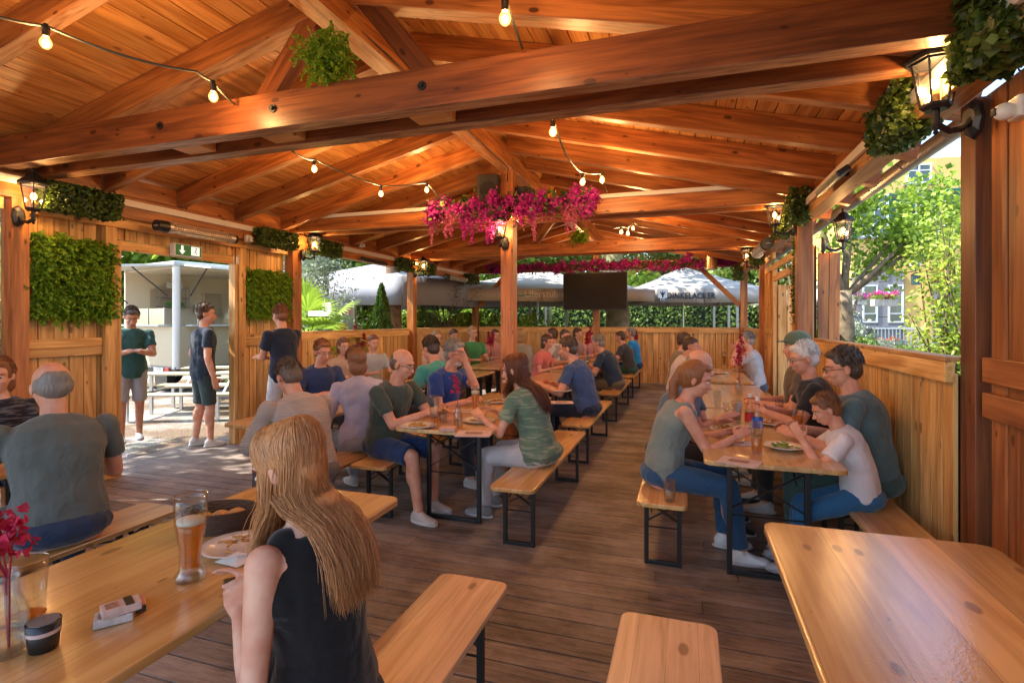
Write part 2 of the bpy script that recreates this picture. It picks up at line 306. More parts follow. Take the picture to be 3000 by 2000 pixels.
def groundmat():
    m,nt,b=nodes('gravel_ground'); N=nt.nodes;L=nt.links; g=N.new('ShaderNodeNewGeometry')
    def nz(s,d): n=N.new('ShaderNodeTexNoise'); n.inputs['Scale'].default_value=s; n.inputs['Detail'].default_value=d; L.new(g.outputs['Position'],n.inputs[0]); return n.outputs[0]
    vo=N.new('ShaderNodeTexVoronoi'); vo.inputs['Scale'].default_value=38; L.new(g.outputs['Position'],vo.inputs[0])
    r=N.new('ShaderNodeValToRGB'); e=r.color_ramp.elements; e[0].position=.44; e[0].color=(.20,.13,.075,1); e[1].position=.56; e[1].color=(.42,.38,.33,1); L.new(nz(.9,5),r.inputs[0])
    x=N.new('ShaderNodeMix'); x.data_type='RGBA'; x.blend_type='MULTIPLY'; x.inputs[0].default_value=.5; L.new(r.outputs[0],x.inputs[6]); L.new(vo.outputs['Color'],x.inputs[7]); 
    L.new(x.outputs[2],b.inputs['Base Color']); setp(b,rough=.9)
    bp=N.new('ShaderNodeBump'); bp.inputs['Strength'].default_value=.8; bp.inputs['Distance'].default_value=.02; L.new(vo.outputs[0],bp.inputs['Height']); L.new(bp.outputs[0],b.inputs['Normal']); return m
M['ground']=groundmat()
gv=[];gf=[];n=60
for i in range(n+1):
    for j in range(n+1):
        px=-150+300*i/n; py=-150+300*j/n
        gv.append((px,py,-.16))
for i in range(n):
    for j in range(n): a=i*(n+1)+j; gf.append((a,a+n+1,a+n+2,a+1))
tag(link('ground',pymesh('ground',gv,gf),M['ground']),kind='structure')
# ---------------------------------------------------------------- pavilion
pav=thing('pavilion','open timber beer garden pavilion with a boarded pitched roof over the tables','pavilion',(0,0,0))
def zr(x): return 3.92-.246*abs(x-XM)      # underside of the ceiling planks
BM=M['beam']
# posts
for px,py,w in ((XL+.07,3.05,.13),(XL+.06,6.50,.19),(XL+.06,10.1,.16),(XL+.06,13.7,.16)):
    member('post',(px,py,0),(px,py,2.66),.15,w,BM,pav,up=(0,1,0))
for px,py,w in ((1.43,3.28,.15),(XR-.06,6.62,.16),(XR,10.25,.16),(XR,13.7,.16)):
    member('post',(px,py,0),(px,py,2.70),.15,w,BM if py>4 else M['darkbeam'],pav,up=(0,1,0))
member('post',(XM,6.6,0),(XM,6.6,3.54),.17,.17,M['post'],pav,up=(0,1,0))
member('post',(XM,13.75,0),(XM,13.75,3.54),.16,.16,BM,pav,up=(0,1,0))
# plates
for a,b_ in((-1,6.5),(6.504,13.8)):
    member('plate_beam',(XL+.07,a,2.76),(XL+.07,b_,2.76),.15,.22,BM,pav)
    member('plate_beam',(XR-.02,a,2.79),(XR-.02,b_,2.79),.15,.18,M['pale'] if a<0 else BM,pav)
    member('ridge_beam',(XM,a,3.65),(XM,b_,3.65),.18,.24,BM,pav)
# tie beams
def tie(y,w,z0,z1,mat,x0=XL+.0,x1=XR+.05): return member('tie_beam',(x0,y,(z0+z1)/2),(x1,y,(z0+z1)/2),w,z1-z0,mat,pav)
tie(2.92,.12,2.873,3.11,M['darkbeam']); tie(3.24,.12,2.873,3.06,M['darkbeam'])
tie(6.44,.09,2.875,3.09,BM); tie(6.76,.09,2.875,3.09,BM)
tie(10.06,.09,2.875,3.09,BM); tie(10.36,.09,2.875,3.09,BM)
tie(13.68,.10,2.875,3.08,BM)
for sx in(-3.55,-2.72,-1.55): MB().box((sx,3.08,2.93),(.26,.19,.08)).build('spacer_block',M['pale'],pav,bevel=.004)
for sx in(-3.6,-2.6,-1.5):
    b_=MB(); b_.cyl((sx,2.862,3.0),(sx,2.852,3.0),.028); b_.seg=6; b_.cyl((sx,2.853,3.0),(sx,2.835,3.0),.014); b_.build('bolt',M['iron'],pav)
# trusses' inner struts
for ty in(3.07,10.21):
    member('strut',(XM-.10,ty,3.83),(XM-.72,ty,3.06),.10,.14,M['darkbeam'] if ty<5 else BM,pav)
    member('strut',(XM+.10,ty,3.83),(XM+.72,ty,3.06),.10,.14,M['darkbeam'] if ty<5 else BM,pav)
# knee braces at the far wall
for a,b_ in(((XL+.12,13.74,1.95),(XL+.95,13.74,2.85)),((XR-.08,13.74,1.95),(XR-.95,13.74,2.85)),((XM-.1,13.82,2.2),(XM-.7,13.82,2.85)),((XM+.1,13.82,2.2),(XM+.7,13.82,2.85))):
    member('knee_brace',a,b_,.09,.11,BM,pav)
# rafters
ys=[3.0+.82*i for i in range(-5,14)]
for i,ry in enumerate(ys):
    yy=3.07 if abs(ry-3.0)<.01 else ry
    w=.14 if abs(ry-3.0)<.01 else .10
    for s in(-1,1):
        x0=XM+s*.095; x1=(XL-.5) if s<0 else (XR+.32)
        za=zr(x0)-.105; zb=zr(x1)-.105
        member('rafter',(x0,yy,za),(x1,yy,zb),w,.20,BM,pav)
    # blocking between rafters above the plates
    if i<len(ys)-1:
        for bx in(XL+.07,XR-.02):
            top=zr(bx)-.03; member('blocking',(bx,ry+.07,(2.885+top)/2),(bx,ry+.75,(2.885+top)/2),.04,top-2.885,BM,pav)
# ceiling planks along Y, with a real groove between neighbours
cuts=[-1.4,2.18,6.28,10.38,14.3]
for s in(-1,1):
    xe=XL-.6 if s<0 else XR+.36
    L_=abs(xe-XM)/math.cos(math.atan(.246)); n=int(L_/.143); st=L_/n
    for i in range(n):
        d0=(i+.5)*st*math.cos(math.atan(.246)); x=XM+s*d0; z=zr(x)+.012
        nrm=Vector((s*.246,0,1)).normalized()
        o_=R.choice((0,.82,-.82)) 
        cc=[cuts[0]]+[c+o_ for c in cuts[1:-1]]+[cuts[-1]]
        for a,b_ in zip(cc[:-1],cc[1:]):
            member('ceiling_plank',(x,a+.001,z),(x,b_-.001,z),st-.007,.022,M['plank'],pav,up=nrm,bev=.003)
# roof covering above, so that no light leaks
M['roof']=plain('roof_felt',(.12,.10,.09),.9,var=.2)
for s in(-1,1):
    xe=XL-.62 if s<0 else XR+.38
    p0=Vector((XM,0,zr(XM)+.05));p1=Vector((xe,0,zr(xe)+.05))
    nrm=Vector((s*.246,0,1)).normalized()
    V=[(p.x,y,p.z+o) for o in(0,.03) for p in(p0,p1) for y in(-1.6,14.35)]
    link('roof_sheet',pymesh('roof_sheet',V,[(0,1,3,2),(4,6,7,5),(0,4,5,1),(2,3,7,6),(0,2,6,4),(1,5,7,3)]),M['roof'],pav)
# white cable ducts on plates and second tie beam
for a,b_ in(((XL+.16,-.5,2.80),(XL+.16,6.40,2.80)),((XL+.16,6.8,2.80),(XL+.16,13.5,2.80)),((XR-.115,-.5,2.82),(XR-.115,6.36,2.82)),((XR-.115,6.82,2.82),(XR-.115,13.5,2.82)),((XL+.16,6.37,3.075),(XR-.15,6.37,3.075))):
    member('cable_duct',a,b_,.03,.07 if a[0]==b_[0] else .05,M['white'],pav,bev=.006)
# gable of clear corrugated sheet at the far end
gm=thinglass('polycarbonate',(.80,.88,.78),.15,.25)
xs=[XL+.1,XM,XR-.1]; V=[];Fc=[]
nr=16
for i in range(nr+1):
    z=3.08+(.80)*i/nr; half=(3.9-z)/.246
    yo=13.9+(.012 if i%2 else 0)
    V+= [(max(XL,XM-half),yo,z),(min(XR,XM+half),yo,z)]
for i in range(nr): a=i*2; Fc.append((a,a+1,a+3,a+2))
gsh=link('gable_sheet',pymesh('gable_sheet',V,Fc),gm,pav); sm=gsh.modifiers.new('thick','SOLIDIFY'); sm.thickness=.004
# ---------------------------------------------------------------- boarded walls
WM=M['wall']
M['backing']=plain('dark_backing',(.10,.045,.02),.8)
def boards(par,axis,c,a,b_,z0,z1,w=.135,mat=None,th=.022,off=0):
    """vertical boards between a and b_ along 'y' (wall at x=c) or 'x' (wall at y=c)"""
    n=max(1,round((b_-a)/w)); st=(b_-a)/n
    for i in range(n):
        p=a+(i+.5)*st; o=R.uniform(-.003,.003)
        q=(c+o,p) if axis=='y' else (p,c+o)
        member('board',(q[0],q[1],z0),(q[0],q[1],z1),st-R.choice((.005,.008,.011)),th,mat or WM,par,up=(1,0,0) if axis=='y' else (0,1,0),bev=.003)
    m_=(a+b_)/2; q=(c+(-.026 if axis=='y' and c<0 else .026),m_) if axis=='y' else (m_,c+.026)
    MB().box((q[0],q[1],(z0+z1)/2),(.008,b_-a,z1-z0-.02) if axis=='y' else (b_-a,.008,z1-z0-.02)).build('gap_light_stop',M['backing'],None)  # added sheet behind the boards, stops light showing through their gaps
    bk=bpy.context.scene.collection.objects[-1]; w=par.matrix_basis; bk.parent=par; bk.matrix_parent_inverse=w.inverted()
# left wall, with the doorway
lw=thing('door_wall','tall boarded timber wall with the open doorway to the garden, left of the tables','wall',(XL,4.5,0))
boards(lw,'y',XL-.02,-.9,2.97,0.02,2.64); boards(lw,'y',XL-.02,3.14,3.91,.02,2.64); boards(lw,'y',XL-.02,5.48,6.38,.02,2.64,.13); boards(lw,'y',XL-.02,3.92,5.5,2.44,2.64)
def rail(par,a,b_,w,h,mat=None,name='rail'): return member(name,a,b_,w,h,mat or WM,par)
rail(lw,(XL+.045,-.9,2.60),(XL+.045,2.97,2.60),.05,.10); rail(lw,(XL+.045,3.13,2.60),(XL+.045,6.39,2.60),.05,.10)
for z in(1.30,1.385): rail(lw,(XL+.02,3.14,z),(XL+.02,3.80,z),.04,.083); rail(lw,(XL+.02,5.60,z),(XL+.02,6.38,z),.04,.083)
def stud(par,x,y,w,d,z0,z1,mat=None): return member('door_post',(x,y,z0),(x,y,z1),w,d,mat or WM,par,up=(1,0,0))
stud(lw,XL+.045,3.86,.11,.06,0,2.545); stud(lw,XL+.015,3.945,.05,.10,0,2.42); stud(lw,XL+.045,5.54,.11,.06,0,2.545); stud(lw,XL+.015,5.445,.05,.10,0,2.33)
member('door_lintel',(XL+.02,3.972,2.375),(XL+.02,5.418,2.375),.05,.10,WM,lw)
MB().box((XL+.02,6.39,1.3),(.03,.05,2.5)).build('door_post',WM,lw)
# low walls
def low(name,label,axis,c,a,b_,z=1.40,inn=1):
    t=thing(name,label,'wall',(c,(a+b_)/2,0) if axis=='y' else ((a+b_)/2,c,0))
    boards(t,axis,c,a,b_,.02,z-.06)
    if axis=='y':
        rail(t,(c+inn*.03,a,z-.055),(c+inn*.03,b_,z-.055),.045,.11); rail(t,(c,a,z+.015),(c,b_,z+.015),.11,.025,M['pale'])
        rail(t,(c-inn*.035,a,.3),(c-inn*.035,b_,.3),.04,.08)
    else:
        rail(t,(a,c-.03,z-.055),(b_,c-.03,z-.055),.045,.11); rail(t,(a,c,z+.015),(b_,c,z+.015),.11,.025,M['pale'])
        rail(t,(a,c+.035,.3),(b_,c+.035,.3),.04,.08)
    return t
low('low_wall','waist high boarded wall with a rail, under the first left opening beside the palm','y',XL,6.61,10.01)
low('low_wall','waist high boarded wall on the left under the opening before the bare thin shrub','y',XL,10.19,13.62)
low('low_wall','waist high boarded wall at the far end, left of the television post','x',13.75,XL+.15,XM-.09)
low('low_wall','waist high boarded wall at the far end, right of the television post','x',13.75,XM+.09,XR-.09)
low('low_wall','waist high boarded wall on the right with a weathered top rail, behind the boy','y',XR+.05,3.38,6.53,1.38,-1)
low('low_wall','short boarded wall in the far right corner behind the man with glasses','y',XR+.05,10.34,13.62,1.40,-1)
# near right full wall
nw=thing('near_wall','tall boarded wall at the right edge beside the glossy foreground table','wall',(XR+.1,1,0))
boards(nw,'y',XR+.12,-.9,3.18,.02,2.7,.14,M['post'])
for z in(1.19,1.36): rail(nw,(XR+.09,-.9,z),(XR+.09,3.18,z),.04,.12,M['post'])
for y_ in(2.55,1.2): stud(nw,XR+.09,y_,.09,.04,1.43,2.69,M['post']); stud(nw,XR+.088,y_,.09,.04,0.02,1.12,M['post'])
# right door bay
rd=thing('right_door_frame','light timber frame of the narrow right doorway with a wooden door leaf opened outwards','door frame',(XR,8.5,0))
boards(rd,'y',XR+.06,9.25,10.15,.02,2.45); boards(rd,'y',XR+.06,6.74,7.62,.02,2.45)
for y_ in(10.12,9.72,9.22,7.64,6.76): stud(rd,XR+.02,y_,.07,.05,0,2.40)
rail(rd,(XR+.02,6.74,2.44),(XR+.02,10.15,2.44),.05,.09); rail(rd,(XR+.02,7.7,2.26),(XR+.02,9.18,2.26),.06,.10); rail(rd,(XR+.02,9.26,1.42),(XR+.02,9.68,1.42),.05,.09); rail(rd,(XR+.02,9.76,1.42),(XR+.02,10.08,1.42),.05,.09); rail(rd,(XR+.02,9.26,2.62),(XR+.02,10.15,2.62),.05,.10)
for i in range(2): member('door_board',(XR+.12+.13*i,9.16-.0*i,.05),(XR+.12+.13*i,9.16,2.15),.122,.03,WM,rd,up=(0,1,0))
# door leaf standing open outside the second bay
for i in range(2): member('door_board',(XR+.14+.11*i,6.74,.05),(XR+.16+.11*i,6.74,2.35),.105,.03,BM,rd,up=(0,1,0))
# gutter
gt=thing('gutter','grey half round metal gutter with brackets under the right roof edge','gutter',(XR+.8,7,0))
M['zinc']=plain('zinc_gutter',(.42,.41,.40),.4,metal=.5,var=.1)
gx,gz,gr=XR+.44,2.91,.07
V=[];Fc=[];n=14;yl=[-1.2,3,7,11,14.2]
for y_ in yl:
    for k in range(n+1): a=PI+PI*k/n; V.append((gx+gr*math.cos(a),y_,gz+gr*math.sin(a)))
for i in range(len(yl)-1):
    for k in range(n): a=i*(n+1)+k; Fc.append((a,a+1,a+n+2,a+n+1))
g_=link('trough',pymesh('trough',V,Fc,True),M['zinc'],gt,local=False); g_.modifiers.new('t','SOLIDIFY').thickness=.003
for y_ in[.8*i+.4 for i in range(-1,17)]:
    t_=tube([(gx+(gr+.004)*math.cos(PI+PI*k/10),y_,gz+(gr+.004)*math.sin(PI+PI*k/10)) for k in range(11)],.004,6)
    link('bracket',t_.mesh('bracket'),M['zinc'],gt,local=False)
# ---------------------------------------------------------------- tables and benches
def slab(L,W,H,r,mat,n=5,bev=.005):
    pts=[]
    for cx_,cy_,a0 in((W/2-r,L/2-r,0),(-W/2+r,L/2-r,90),(-W/2+r,-L/2+r,180),(W/2-r,-L/2+r,270)):
        for k in range(n+1): a=math.radians(a0+90*k/n); pts.append((cx_+r*math.cos(a),cy_+r*math.sin(a)))
    mb=MB(); mb.prism(pts,-H/2,H/2); me=mb.mesh('top',False,bev); me.materials.append(mat); return me
def legframe(parent,y,w,h,xw,z0,z1,sgn,t=.032):
    """rectangular steel hoop with a cross brace and thin rod"""
    mb=MB()
    for s in(-1,1): mb.box((s*(w/2-t/2),y,h/2),(t,t,h))
    mb.box((0,y,t/2+.001),(w-2*t-.002,t*.98,t)); mb.box((0,y,h-t/2),(w-2*t-.002,t*.98,t))
    o=mb.build('leg_frame',M['metal'],parent,bevel=.003)
    b=MB(); e=w/2-t
    b.beam((-e,y-.005,z0),(e,y-.005,z1),.006,.028,up=(0,1,0)); b.beam((-e,y+.006,z1),(e,y+.006,z0),.006,.028,up=(0,1,0))
    b.build('cross_brace',M['metal'],o)
    c=MB(); c.seg=6; c.cyl((-e,y,z0-.045),(e,y,z0-.045),.005)
    c.build('cross_rod',M['metal'],o)
    for s in(-1,1): c=MB(); c.seg=5; c.cyl((s*e*.8,y,h*.80),(s*e*.8,y+sgn*.26,h-.02),.005); c.build('stay_rod',M['metal'],o)
def make_table(L=2.0,W=.76,H=.77,mat=None):
    t=thing('beer_table','x','table')
    link('tabletop',slab(L,W,.03,.055,mat or M['top']),None,t,Matrix.Translation((0,0,H-.015)))
    for s in(-1,1):
        MB().box((0,s*(L/2-.16),H-.045),(W-.12,.05,.028)).build('cleat',M['pale'],t,bevel=.003)
        legframe(t,s*(L/2-.27),.47,H-.035,0,.42,.66,-s)
    return t
def make_bench(L=2.0,W=.32,H=.46,mat=None,lw=.235):
    t=thing('beer_bench','x','bench')
    link('seat',slab(L,W,.028,.045,mat or M['bench']),None,t,Matrix.Translation((0,0,H-.014)))
    for s in(-1,1):
        MB().box((0,s*(L/2-.14),H-.042),(W-.06,.045,.026)).build('cleat',M['pale'],t,bevel=.003)
        legframe(t,s*(L/2-.20),lw,H-.034,0,.29,.40,-s,.028)
    return t
TB={};
def table(x0,x1,y0,y1,label,mat=None,group='varnished beer tables'):
    k=(round(x1-x0,3),round(y1-y0,3),mat.name if mat else '')
    if k in TB: o=copy_thing(TB[k],((x0+x1)/2,(y0+y1)/2,0),0,label,group)
    else: o=TB[k]=place(make_table(y1-y0,x1-x0,.77,mat),((x0+x1)/2,(y0+y1)/2,0),0,label,group)
    return o
BB={}
def bench(x0,x1,y0,y1,label,mat=None,group='beer benches'):
    k=(round(x1-x0,3),round(y1-y0,3),mat.name if mat else '')
    if k in BB: o=copy_thing(BB[k],((x0+x1)/2,(y0+y1)/2,0),0,label,group)
    else: o=BB[k]=place(make_bench(y1-y0,x1-x0,.46,mat),((x0+x1)/2,(y0+y1)/2,0),0,label,group)
    return o
table(.30,1.08,.42,2.42,'empty glossy varnished table filling the lower right corner')
table(-2.05,-1.27,.22,2.22,'long table in the left foreground with the tall beer glass and bread basket')
table(-2.16,-1.38,3.64,5.64,'table with menu, plates and beers between the green polo man and green top woman')
table(-2.16,-1.38,6.25,8.25,'table in front of the man in the blue t-shirt with his jeans under its edge')
table(-2.16,-1.38,8.55,10.55,'table where the man in navy t-shirt sits, beyond the central post')
table(-2.16,-1.38,11.0,13.0,'table at the far end beside the man in bright blue shirt')
table(.10,.86,3.36,5.36,'table with menu, bottle and salad plate in front of the boy in white')
table(.10,.86,5.42,7.42,'bare shiny table with a red dried flower vase, behind the bald man')
table(.10,.86,7.75,9.75,'table with two beer glasses in the far right corner by the man with glasses')
table(-4.25,-3.50,.5,2.5,'table on the left behind the man in the grey t-shirt, facing the door wall')
table(-3.56,-2.96,3.35,5.35,'table on the left in front of the man in the ribbed beige sweater')
table(-3.70,-2.96,6.2,8.2,'table on the left below the purple dried flowers')
table(-3.80,-3.06,8.7,10.7,'table on the left with the glass bowl, before the woman in pink')
table(-3.80,-3.06,11.2,13.2,'farthest table on the left by the end wall')
bench(-1.05,-.73,.2,2.2,'pine bench in the foreground where the long haired woman in black sits',M['benchfg'])
bench(-.24,.11,.1,2.13,'empty pinkish pine bench at the bottom edge between the aisle and the right table',M['benchfg'])
bench(-1.29,-.97,3.42,5.42,'aisle bench of the woman in the green patterned top')
bench(-1.31,-.99,5.72,7.62,'aisle bench under the man in the blue t-shirt and jeans')
bench(-1.31,-.99,8.3,10.5,'aisle bench under the man in navy t-shirt and khaki shorts')
bench(-1.31,-.99,11.0,13.1,'farthest aisle bench under the man in bright blue')
bench(-.30,.01,3.42,5.42,'orange glossy bench with a water glass, under the woman in grey sleeveless top')
bench(-.30,.01,5.5,7.5,'bench right of the aisle behind the bald bearded man')
bench(-.30,.01,7.75,9.75,'bench right of the aisle under the man in white t-shirt')
bench(.93,1.24,2.15,4.25,'long bench along the right wall under the man in teal grey')
bench(.93,1.24,4.3,6.4,'bench along the right wall under the white haired man')
bench(.93,1.24,7.75,9.75,'bench along the right wall in the far corner')
bench(-2.54,-2.22,3.6,5.6,'bench under the man in the green polo shirt and blue denim shorts')
bench(-2.58,-2.26,5.75,7.65,'bench left of the table behind the man in blue polo')
bench(-2.60,-2.28,8.5,10.5,'bench under the woman in coral, left of the middle row')
bench(-3.24,-2.92,.47,2.47,'bench under the grey haired man in the grey t-shirt, its far end free')
bench(-2.88,-2.56,3.1,5.1,'bench under the man in the ribbed beige sweater')
bench(-2.95,-2.65,5.9,7.9,'bench on the left behind the woman in the crumpled lilac shirt')
bench(-4.85,-4.53,.5,2.5,'bench behind the table at the left edge under the woman in black')
bench(-4.85,-4.53,6.2,8.2,'bench along the left low wall before the first opening')
bench(-4.85,-4.53,8.7,10.7,'bench along the left low wall before the second opening')
# ---------------------------------------------------------------- leaves
def leaves(name,C,size,mat,parent=None,seed=0,aspect=.45,up=.0,local=True,kind=None,dirs=None,sv=.35):
    """real leaf blades: two folded triangles each, scattered on the points C"""
    rg=np.random.default_rng(seed); C=np.asarray(C,float); n=len(C)
    d=rg.normal(size=(n,3)); d[:,2]+=up
    if dirs is not None: d=d*.45+np.asarray(dirs)
    d/=np.linalg.norm(d,axis=1)[:,None]+1e-9
    q=rg.normal(size=(n,3)); w=np.cross(d,q); w/=np.linalg.norm(w,axis=1)[:,None]+1e-9
    nn=np.cross(d,w)
    s=(size*(1+rg.uniform(-sv,sv,n)))[:,None]
    base=C-d*s*.5; tip=C+d*s*.5-nn*s*.08; mid=C+nn*s*.08
    l=mid+w*s*aspect; r=mid-w*s*aspect
    V=np.empty((n*4,3)); V[0::4]=base;V[1::4]=l;V[2::4]=tip;V[3::4]=r
    me=bpy.data.meshes.new(name); me.vertices.add(n*4); me.vertices.foreach_set('co',V.ravel())
    idx=np.arange(n)*4; Fc=np.stack([idx,idx+1,idx+2,idx,idx+2,idx+3],1).ravel()
    me.loops.add(n*6); me.loops.foreach_set('vertex_index',Fc.astype(np.int32))
    me.polygons.add(n*2); me.polygons.foreach_set('loop_start',(np.arange(n*2)*3).astype(np.int32)); me.polygons.foreach_set('loop_total',np.full(n*2,3,np.int32))
    me.update(); me.validate(); o=link(name,me,mat,parent,local=local)
    if kind or name in('dried_bracts','flower_tail','feathery_sprays','blossoms','small_leaves'): o['kind']=kind or 'stuff'
    return o
def in_box(n,c,d,seed,edge=.5):
    rg=np.random.default_rng(seed); p=rg.uniform(-1,1,(n,3)); k=rg.integers(0,3,n); m=rg.random(n)<edge
    for i in np.nonzero(m)[0]: p[i,k[i]]=np.sign(p[i,k[i]])*rg.uniform(.85,1.08)
    return p*np.array(d)/2+np.array(c)
def clumps(n,nc,c,r,seed,spread=.28,shell=.55):
    """points in clumps through an ellipsoid's volume"""
    rg=np.random.default_rng(seed); v=rg.normal(size=(nc,3)); v/=np.linalg.norm(v,axis=1)[:,None]
    cc=v*(rg.uniform(shell,1,nc)**.6)[:,None]; k=rg.integers(0,nc,n); g=rg.normal(size=(n,3)); 
    sz=rg.uniform(.6,1.3,nc)*spread
    return (cc[k]+g*sz[k][:,None]*.6)*np.array(r)+np.array(c)
M['box']=leafmat('boxwood_leaf',(.02,.05,.012),(.17,.26,.05),.25,.35)
M['fern']=leafmat('artificial_fern',(.08,.24,.015),(.42,.62,.04),.3,.55)
M['mag']=leafmat('magenta_bloom',(.38,.01,.26),(.78,.07,.58),.35,.6)
M['pinkpale']=leafmat('pale_pink_bloom',(.50,.08,.26),(.78,.26,.45),.4,.6)
M['ferncore']=plain('fern_mat',(.06,.14,.02),.9,var=.4,vs=60)
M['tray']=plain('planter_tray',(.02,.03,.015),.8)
def planter(x,y,z,d,label,n=1500,seed=1,size=.035,shape='box'):
    t=thing('boxwood_planter',label,'hanging plant',(x,y,z),group='artificial boxwood hung along the beams')
    c=in_box(n,(0,0,0),d,seed) if shape=='box' else clumps(n,40,(0,0,0),(d[0]/2,d[1]/2,d[2]/2),seed,.3,.8)
    leaves('foliage',c,size,M['box'],t,seed,.42)
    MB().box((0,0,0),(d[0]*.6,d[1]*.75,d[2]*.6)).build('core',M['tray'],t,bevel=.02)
planter(XL+.26,3.46,2.70,(.20,.62,.24),'long boxwood block under the left beam near the left lantern',3400,1)
planter(XL+.27,5.93,2.71,(.20,.62,.22),'boxwood block left of the post beside the boarded wall',2400,2)
planter(XL+.27,6.98,2.71,(.20,.58,.22),'boxwood block just beyond the post above the palm opening',2200,3)
planter(XL+.27,9.45,2.70,(.20,.50,.24),'boxwood block above the tree trunk in the left opening',1500,4)
planter(XL+.27,10.4,2.70,(.20,.52,.24),'boxwood block behind the third left lantern',1300,5)
planter(XL+.27,12.9,2.68,(.20,.6,.24),'last boxwood block of the left row by the far garland',1200,6)
planter(XR-.06,2.72,2.86,(.22,.42,.36),'dark boxwood bush cut by the top right corner of the view',2200,7,.05)
planter(XR-.09,3.72,2.80,(.22,.50,.28),'boxwood block behind the large lantern on the right',2600,8,.04)
planter(XR-.18,6.30,2.80,(.20,.34,.34),'boxwood bunch at the top of the second right post',1800,9)
planter(XR-.18,7.1,2.72,(.18,.7,.2),'boxwood block behind the lantern on the second right post',1300,10)
planter(XR-.18,9.7,2.66,(.18,.5,.26),'boxwood strand beside the cylindrical heater on the right',1200,11)
planter(XR-.18,13.0,2.66,(.2,.5,.3),'last boxwood bunch of the right row',900,12)
tg=thing('hanging_vine','slender green vine hanging down the second right post','vine',(XR-.10,6.82,2.0))
rg=np.random.default_rng(4); cc=np.stack([rg.normal(0,.022,900),rg.normal(0,.03,900),rg.uniform(-.45,.55,900)],1); leaves('foliage',cc,.03,M['box'],tg,4)
tube([(0,0,-.45),(.01,0,0),(0,0,.6)],.005,6).build('stem',M['tray'],tg)
def fronds(name,parent,base,n,rad,ln,mat,seed,leaf=.018,per=26,out=(1,0,0),kind=None):
    """small fern fronds: arching stems set with paired leaflets"""
    rg=np.random.default_rng(seed); P=[];D=[]
    for i in range(n):
        b=np.array(base(rg)); d=rg.normal(size=3)*rad+np.array(out)*.8; d/=np.linalg.norm(d); g=np.array((0,0,-1))*rg.uniform(.2,.9); L_=ln*rg.uniform(.5,1.2)
        side=np.cross(d,rg.normal(size=3)); side/=np.linalg.norm(side)
        t=np.linspace(.1,1,per)[:,None]; c=b+d*L_*t+g*L_*.45*t*t
        wdt=(leaf*1.1*(1.15-t))
        P.append(c+side*wdt);P.append(c-side*wdt); D.append(np.repeat((side+d*.5)[None],per,0)); D.append(np.repeat((-side+d*.5)[None],per,0))
    return leaves(name,np.concatenate(P),leaf,mat,parent,seed,.26,dirs=np.concatenate(D)*1.6,kind=kind)
def fernpanel(y0,y1,z0,z1,label,n,seed):
    t=thing('hanging_fern_square',label,'wall plant',(XL+.03,(y0+y1)/2,(z0+z1)/2),group='square artificial fern panels on the door wall')
    MB().box((.012,0,0),(.02,y1-y0-.06,z1-z0-.06)).build('backing',M['ferncore'],t)
    h,w=(z1-z0)/2,(y1-y0)/2
    fronds('foliage',t,lambda r:(.03,r.uniform(-w,w),r.uniform(-h,h)),n,.55,.13,M['fern'],seed,.025)
fernpanel(3.17,3.86,1.63,2.36,'large square of bright green artificial fern on the boards left of the doorway',950,21)
fernpanel(5.64,6.36,1.66,2.26,'smaller square of bright green artificial fern right of the doorway',800,22)
for (x,y,z,lab,sd,n,r_) in ((XM+.04,2.86,3.27,'green fern bunch in the peak of the nearest truss','t1',260,.16),(XM+.28,9.98,3.2,'small green plant on the third tie beam right of the central post','t2',160,.16)):
    t=thing('fern_bunch',lab,'plant',(x,y,z),group=None)
    tg2=fronds('foliage',t,lambda r:tuple(r.normal(size=3)*np.array((r_*.4,.05,r_*.35))),n,1.1,r_*.75,M['fern'],sum(map(ord,sd)),.02,out=(0,-.3,.1))
    MB().ell((0,.02,-.02),(r_*.45,.06,r_*.4)).build('core',M['tray'],t)
def garland(x0,x1,y,z,label,n,seed,dz=.1,tails=0):
    t=thing('flower_garland',label,'garland',((x0+x1)/2,y,z)); w=(x1-x0)/2; rg=np.random.default_rng(seed)
    nc=int((x1-x0)*26); cx_=rg.uniform(-w,w,nc); cz=rg.normal(0,dz*.55,nc); cyy=rg.normal(-.03,.05,nc); k=rg.integers(0,nc,n)
    P=np.stack([cx_[k]+rg.normal(0,.035,n),cyy[k]+rg.normal(0,.03,n),cz[k]+rg.normal(0,.035,n)],1)
    leaves('blossoms',P,.034,M['mag'],t,seed,.5)
    P=np.stack([rg.uniform(-w,w,n//14),rg.normal(-.02,.05,n//14),rg.normal(0,dz*.6,n//14)],1); leaves('green_leaves',P,.07,M['box'],t,seed+1,.35)
    tube([(-w+2*w*i/12,0,.01*math.sin(i*2)) for i in range(13)],.008,6).build('stem',M['tray'],t)
    for i in range(tails):
        tx=rg.uniform(-w,w*.95); tl=rg.uniform(.15,.42); m=int(tl*420); tt=rg.random(m)
        P=np.stack([tx+rg.normal(0,.028,m)*(1.2-tt),-.05+rg.normal(0,.03,m)*(1.2-tt),-.05-tl*tt],1)
        leaves('flower_tail',P,.03,M['mag'] if i%3 else M['pinkpale'],t,seed+5+i,.35,up=-1.2)
    m=n//8; P=np.stack([rg.uniform(-w,w,m),rg.normal(-.04,.08,m),rg.normal(-.12,.08,m)],1)
    leaves('feathery_sprays',P,.045,M['pinkpale'],t,seed+60,.10)
garland(-3.20,-1.02,6.30,3.02,'magenta flower garland with hanging tails on the beam at the central post',8600,31,.13,18)
garland(XL+.5,XR-.2,13.56,2.98,'long magenta flower garland along the far end beam',19000,32,.10,0)
